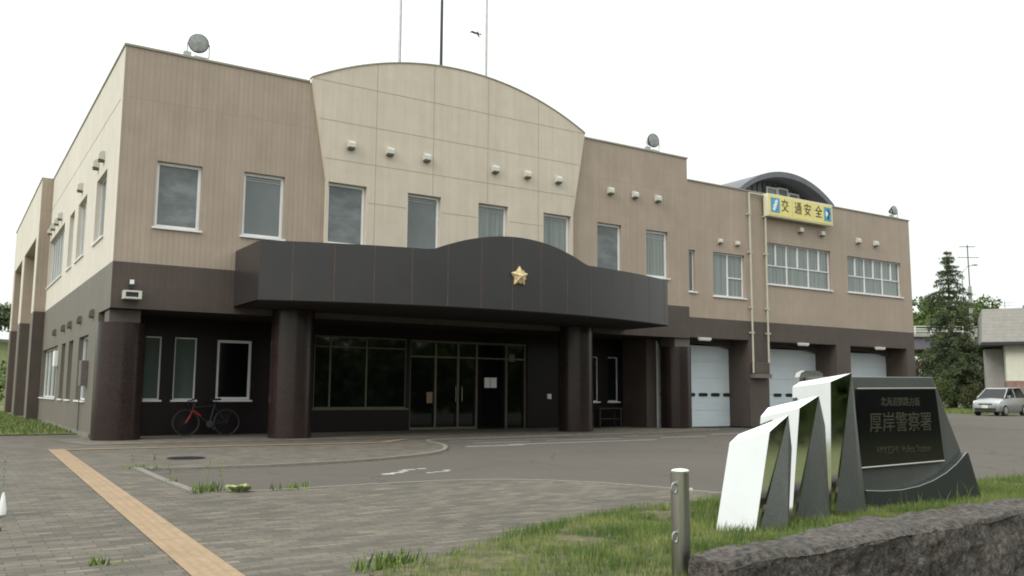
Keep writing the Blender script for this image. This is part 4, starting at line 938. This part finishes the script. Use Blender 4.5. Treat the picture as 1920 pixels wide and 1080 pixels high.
# poles
e = empty('utility_pole', (79.1, 23.0, 0), label='grey concrete pole with a thin aerial mast above the spruce', cat='pole')
b = MB(); b.tube([(0, 0, 0), (-.5, -.3, 11.1)], [.22, .15], 10); b.build('pole', brid_c, e, smooth=True)
b = MB(); b.tube([(-.5, -.3, 11.0), (-.8, -.45, 14.9)], .045, 6); b.build('mast', darkm, e)
b = MB()
for z, l, sh in ((14.75, 1.4, -.79), (13.75, 1.9, -.7)):
    d = Vector((.84, -.54, 0)); c = Vector((sh, -.42, z)); b.tube([c - d * l * .5, c + d * l * .5], .022, 5)
    for k in range(8): p = c + d * l * (k / 7 - .5); b.tube([p - Vector((.2, .3, 0)), p + Vector((.2, .3, 0))], .01, 4)
b.build('aerial', darkm, e)
e = empty('street_lamp', (92.6, 31.4, 5), label='thin curved street lamp on the bridge beside the aerial mast', cat='street lamp')
b = MB(); b.tube([(0, 0, 3.4), (-.3, -.2, 8.5), (-.2, -.2, 9.5), (.25, -.5, 10.1), (.9, -.9, 10.3)], .06, 6); b.build('post', steelm, e); MB().box(.7, 1.3, -1.1, -.8, 10.22, 10.34).build('lamp_head', steelm, e)
# red canopy and white van glimpsed between wall and tree
e = empty('shelter', (73.4, 26.2, 0), R_(-32.8), 'small white-topped shelter with a red fascia seen between the station and the spruce', 'shelter')
MB().box(-2.4, 1.6, -.5, 3, 3.6, 4.2).build('red_fascia', maroon, e); MB().box(-2.6, 1.8, -.7, 3.2, 4.2, 4.62).build('white_roof', whitem, e)
for x in (-2.0, -.9, .2, 1.3): MB().box(x - .09, x + .09, -.3, -.1, 0, 3.6).build('post', whitem, e)
b = empty('parked_van', (72.6, 24.3, 0), R_(-32.8), 'small white van parked below the red-fascia shelter', 'van')
mb = MB(); mb.prism([(-.9, .35), (.9, .35), (.9, 1.0), (.72, 1.85), (-.72, 1.85), (-.9, 1.0)], 'y', 0, 3.6, 0); mb.build('body', whitem, b, bevel=.05)
MB().prism([(-.72, 1.05), (.72, 1.05), (.62, 1.7), (-.62, 1.7)], 'y', -.02, -.001, 0).build('windscreen', carg, b)
for x in (-.75, .75): MB().lathe([(.3, -.1), (.3, .1)], 16, (x, .7, .3), (1, 0, 0)).build('wheel', rubber, b)

# ------------------------------------------------------------------ trees
def spruce(loc, H, R0, lab, seed=3):
    global rng
    rng = np.random.default_rng(seed)
    e = empty('spruce_tree', loc, label=lab, cat='tree', group='tall dark spruces')
    b = MB(); b.tube([(0, 0, 0), (.05, .02, H * .4), (-.03, 0, H * .8), (0, 0, H)], [.22, .16, .07, .015], 10)
    PP = []
    z = 1.0
    while z < H - .15:
        t = z / H; rad = R0 * ((1 - t) ** .8 if t < .5 else (1 - t) ** .85 * .95) + .14
        nb = int(7 + 5 * (1 - t)); a0 = rng.uniform(0, 6.28)
        for k in range(nb):
            if t > .5 and rng.random() < .30 or rng.random() < .08: continue
            a = a0 + 2 * math.pi * k / nb + rng.normal(0, .25); L = rad * rng.uniform(.5, 1.2) * (1 + .17 * math.sin(2 * a + z * 1.1) * (1 if z > 2 else .4)); 
            up = .25 if t > .6 else -.05
            tip = Vector((math.cos(a) * L, math.sin(a) * L, z + up * L * .3 - L * .22))
            mid = Vector((math.cos(a) * L * .55, math.sin(a) * L * .55, z + .03))
            b.tube([(0, 0, z), mid, tip], [.03, .018, .006], 4)
            ns = int(24 + 105 * L)
            u = rng.uniform(.12, 1.03, ns) ** .8
            base = np.where(u[:, None] < .55, np.array([0, 0, z]) + (np.array(mid) - np.array([0, 0, z])) * (u[:, None] / .55), np.array(mid) + (np.array(tip) - np.array(mid)) * ((u[:, None] - .55) / .45))
            sp = .13 + .22 * (1 - np.abs(u - .5)) * min(1, L * .5)
            off = rng.normal(size=(ns, 3)) * sp[:, None] * .55; off[:, 2] = -np.abs(off[:, 2]) * 1.25 + .05
            PP.append(base + off)
        z += .46 * (1 - .3 * t) * rng.uniform(.8, 1.2)
    b.build('trunk', barkm, e)
    P = np.concatenate(PP); V, F = leaf_cards(P, .21, .34, droop=.9)
    fast_mesh('crown', V, F, leafd, parent=e)
    return e
sp0 = spruce((67.9, 18.4, 0), 12.9, 3.9, 'tall dark spruce with ragged top standing behind the silver car')
s2 = spruce((50, -42, -.5), 14.5, 3.2, 'spruce across the street that mirrors in the upper right windows', 5)
def clump_cloud(C, Rr, n, flat=.8):
    """points in leafy shells of many overlapping clumps"""
    out = []
    for (c, r) in zip(C, Rr):
        k = int(n * (r ** 2)); d = rng.normal(size=(k, 3)); d /= np.linalg.norm(d, axis=1)[:, None]; q = r * rng.uniform(.55, 1.05, k) ** .6
        p = d * q[:, None]; p[:, 2] *= flat; out.append(p + c)
    return np.concatenate(out)
def shrub(name, loc, r, h, n, m, lab, cat='shrub', group=None, size=.12):
    e = empty(name, loc, label=lab, cat=cat, group=group); C = []; Rr = []
    for k in range(14):
        a = rng.uniform(0, 6.28); d = r * rng.uniform(0, .75); C.append((d * math.cos(a), d * math.sin(a), h * rng.uniform(.25, .8))); Rr.append(r * rng.uniform(.3, .5))
    P = clump_cloud(C, Rr, n); P = P[P[:, 2] > 0]; V, F = leaf_cards(P, size, .6); fast_mesh('foliage', V, F, m, parent=e)
    b = MB()
    for k in range(5): a = k * 1.3; b.tube([(0, 0, 0), (math.cos(a) * r * .3, math.sin(a) * r * .3, h * .35), (math.cos(a) * r * .5, math.sin(a) * r * .5, h * .7)], [.05, .03, .01], 5)
    b.build('stem', barkm, e); return e
rng = np.random.default_rng(11)
shrub('shrub', (64.6, 17.6, 0), 1.7, 2.6, 500, leafm, 'green bush at the left foot of the spruce', group='bushes round the spruce')
shrub('shrub', (66.3, 16.2, 0), 1.5, 2.0, 500, leafb, 'brownish low bush in front of the spruce trunk', group='bushes round the spruce')
shrub('shrub', (68.4, 14.6, 0), 1.6, 2.8, 500, leafb, 'brown-green bush between the spruce and the grey-roofed house', group='bushes round the spruce')
Pv = scatter([(55, 9.4), (72, 9.4), (72, 24), (60, 30)], 14000)
tag(grass('roadside_grass', np.column_stack([Pv, np.full(len(Pv), -.08)]), .30, .05, grassm, .5), 'strip of rough grass at the foot of the spruce beyond the car park', 'grass')
# wooded hill behind the bridge (far-off wood)
def hillmesh(name, cx, cy, rx, ry, h, rz, m):
    b = MB(); n = 40; V = []; F = []
    for i in range(n + 1):
        for j in range(n + 1):
            u, v_ = 2 * i / n - 1, 2 * j / n - 1; rr = math.sqrt(u * u + v_ * v_); z = h * max(0, math.cos(min(1, rr) * math.pi / 2)) ** 1.0 + 1.2 * noise.noise(Vector((u * 4, v_ * 4, h)))
            x, y = u * rx, v_ * ry; c, s_ = math.cos(rz), math.sin(rz); V.append((cx + x * c - y * s_, cy + x * s_ + y * c, z - .6))
    F = [(i * (n + 1) + j, (i + 1) * (n + 1) + j, (i + 1) * (n + 1) + j + 1, i * (n + 1) + j + 1) for i in range(n) for j in range(n)]
    b.add(V, F); o = b.build(name, m, smooth=True); return tag(o, kind='structure')
hillmesh('hill', 190, 112, 130, 42, 18, R_(-33), turf)
def wood(name, centers, rads, size, m, lab, n):
    P = clump_cloud(centers, rads, n, .9); V, F = leaf_cards(P, size, .7); o = fast_mesh(name, V, F, m); return tag(o, lab, 'trees', kind='stuff')
rng = np.random.default_rng(21)
C = []; Rr = []
for k in range(420):
    u = rng.uniform(-50, 50); v_ = rng.uniform(-8, 16); x = 170 + u * .84 + v_ * .54; y = 83 - u * .54 + v_ * .84
    if x < 128: continue
    hh = 11.3 + 1.2 * math.sin(u * .25) + rng.uniform(-1, 1) + v_ * .18 + (1.6 if 2 < u < 12 else 0)
    for q in range(5): C.append((x + rng.normal(0, 1.3), y + rng.normal(0, 1.3), hh + rng.uniform(-2.5, 5.5))); Rr.append(rng.uniform(1.2, 2.5))
wood('far_wood', C, Rr, .7, leafm, 'green wooded hillside beyond the road bridge', 24)
# left-hand hill with a dark tree line
hillmesh('hill', -8, 150, 60, 26, 11, R_(0), turf)
C = []; Rr = []
for k in range(46):
    x = rng.uniform(-14, 24); y = rng.uniform(140, 150)
    for q in range(4): C.append((x + rng.normal(0, .8), y, 12.5 + q * .75 + rng.uniform(-.5, .5))); Rr.append(max(.5, 1.7 - q * .35))
wood('ridge_wood', C, Rr, .6, leafd, 'dark tree line on the ridge at the left edge of the picture', 24)
C = []; Rr = []
for k in range(90):
    x = rng.uniform(-22, 3.6); y = rng.uniform(60, 118); C.append((x, y, rng.uniform(.5, 3) + (y - 60) * .10)); Rr.append(rng.uniform(1.4, 2.6))
wood('slope_bushes', C, Rr, .45, leafm, 'green bushes covering the slope left of the station', 34)
# trees across the street, mirrored in glass and steel
C = []; Rr = []
for k in range(150):
    x = rng.uniform(8, 110); y = rng.uniform(-62, -46); hh = rng.uniform(4, 8)
    for q in range(5): C.append((x + rng.normal(0, 1.4), y + rng.normal(0, 1), hh * (.12 + q * .2))); Rr.append(rng.uniform(1.6, 2.8))
wood('roadside_wood', C, Rr, .95, leafm, 'row of green trees across the street, seen only as reflections', 13)
# bird
e = empty('bird', (21.77, 15.66, 19.47), R_(-30), 'black bird flying beside the right flagpole', 'bird'); e.scale = (1.2, 1.2, 1.2)
b = MB(); b.lathe([(.004, -.26), (.035, -.22), (.05, -.1), (.045, .05), (.02, .16), (.035, .26)], 10, (0, 0, 0), (.5, -.3, -.25)); b.build('body', black, e, smooth=True)
b = MB(); b.add([(-.02, -.02, .02), (-.18, .02, .12), (-.30, .06, .04), (-.20, .10, .06), (-.04, .12, .0)], [(0, 1, 4), (1, 2, 3), (1, 3, 4)])
b.add([(.02, -.02, .02), (.08, -.02, .10), (.16, .0, -.24), (.11, .10, -.14), (.02, .12, .0)], [(0, 1, 4), (1, 2, 3), (1, 3, 4)]); b.build('wing', black, e, fixn=False)
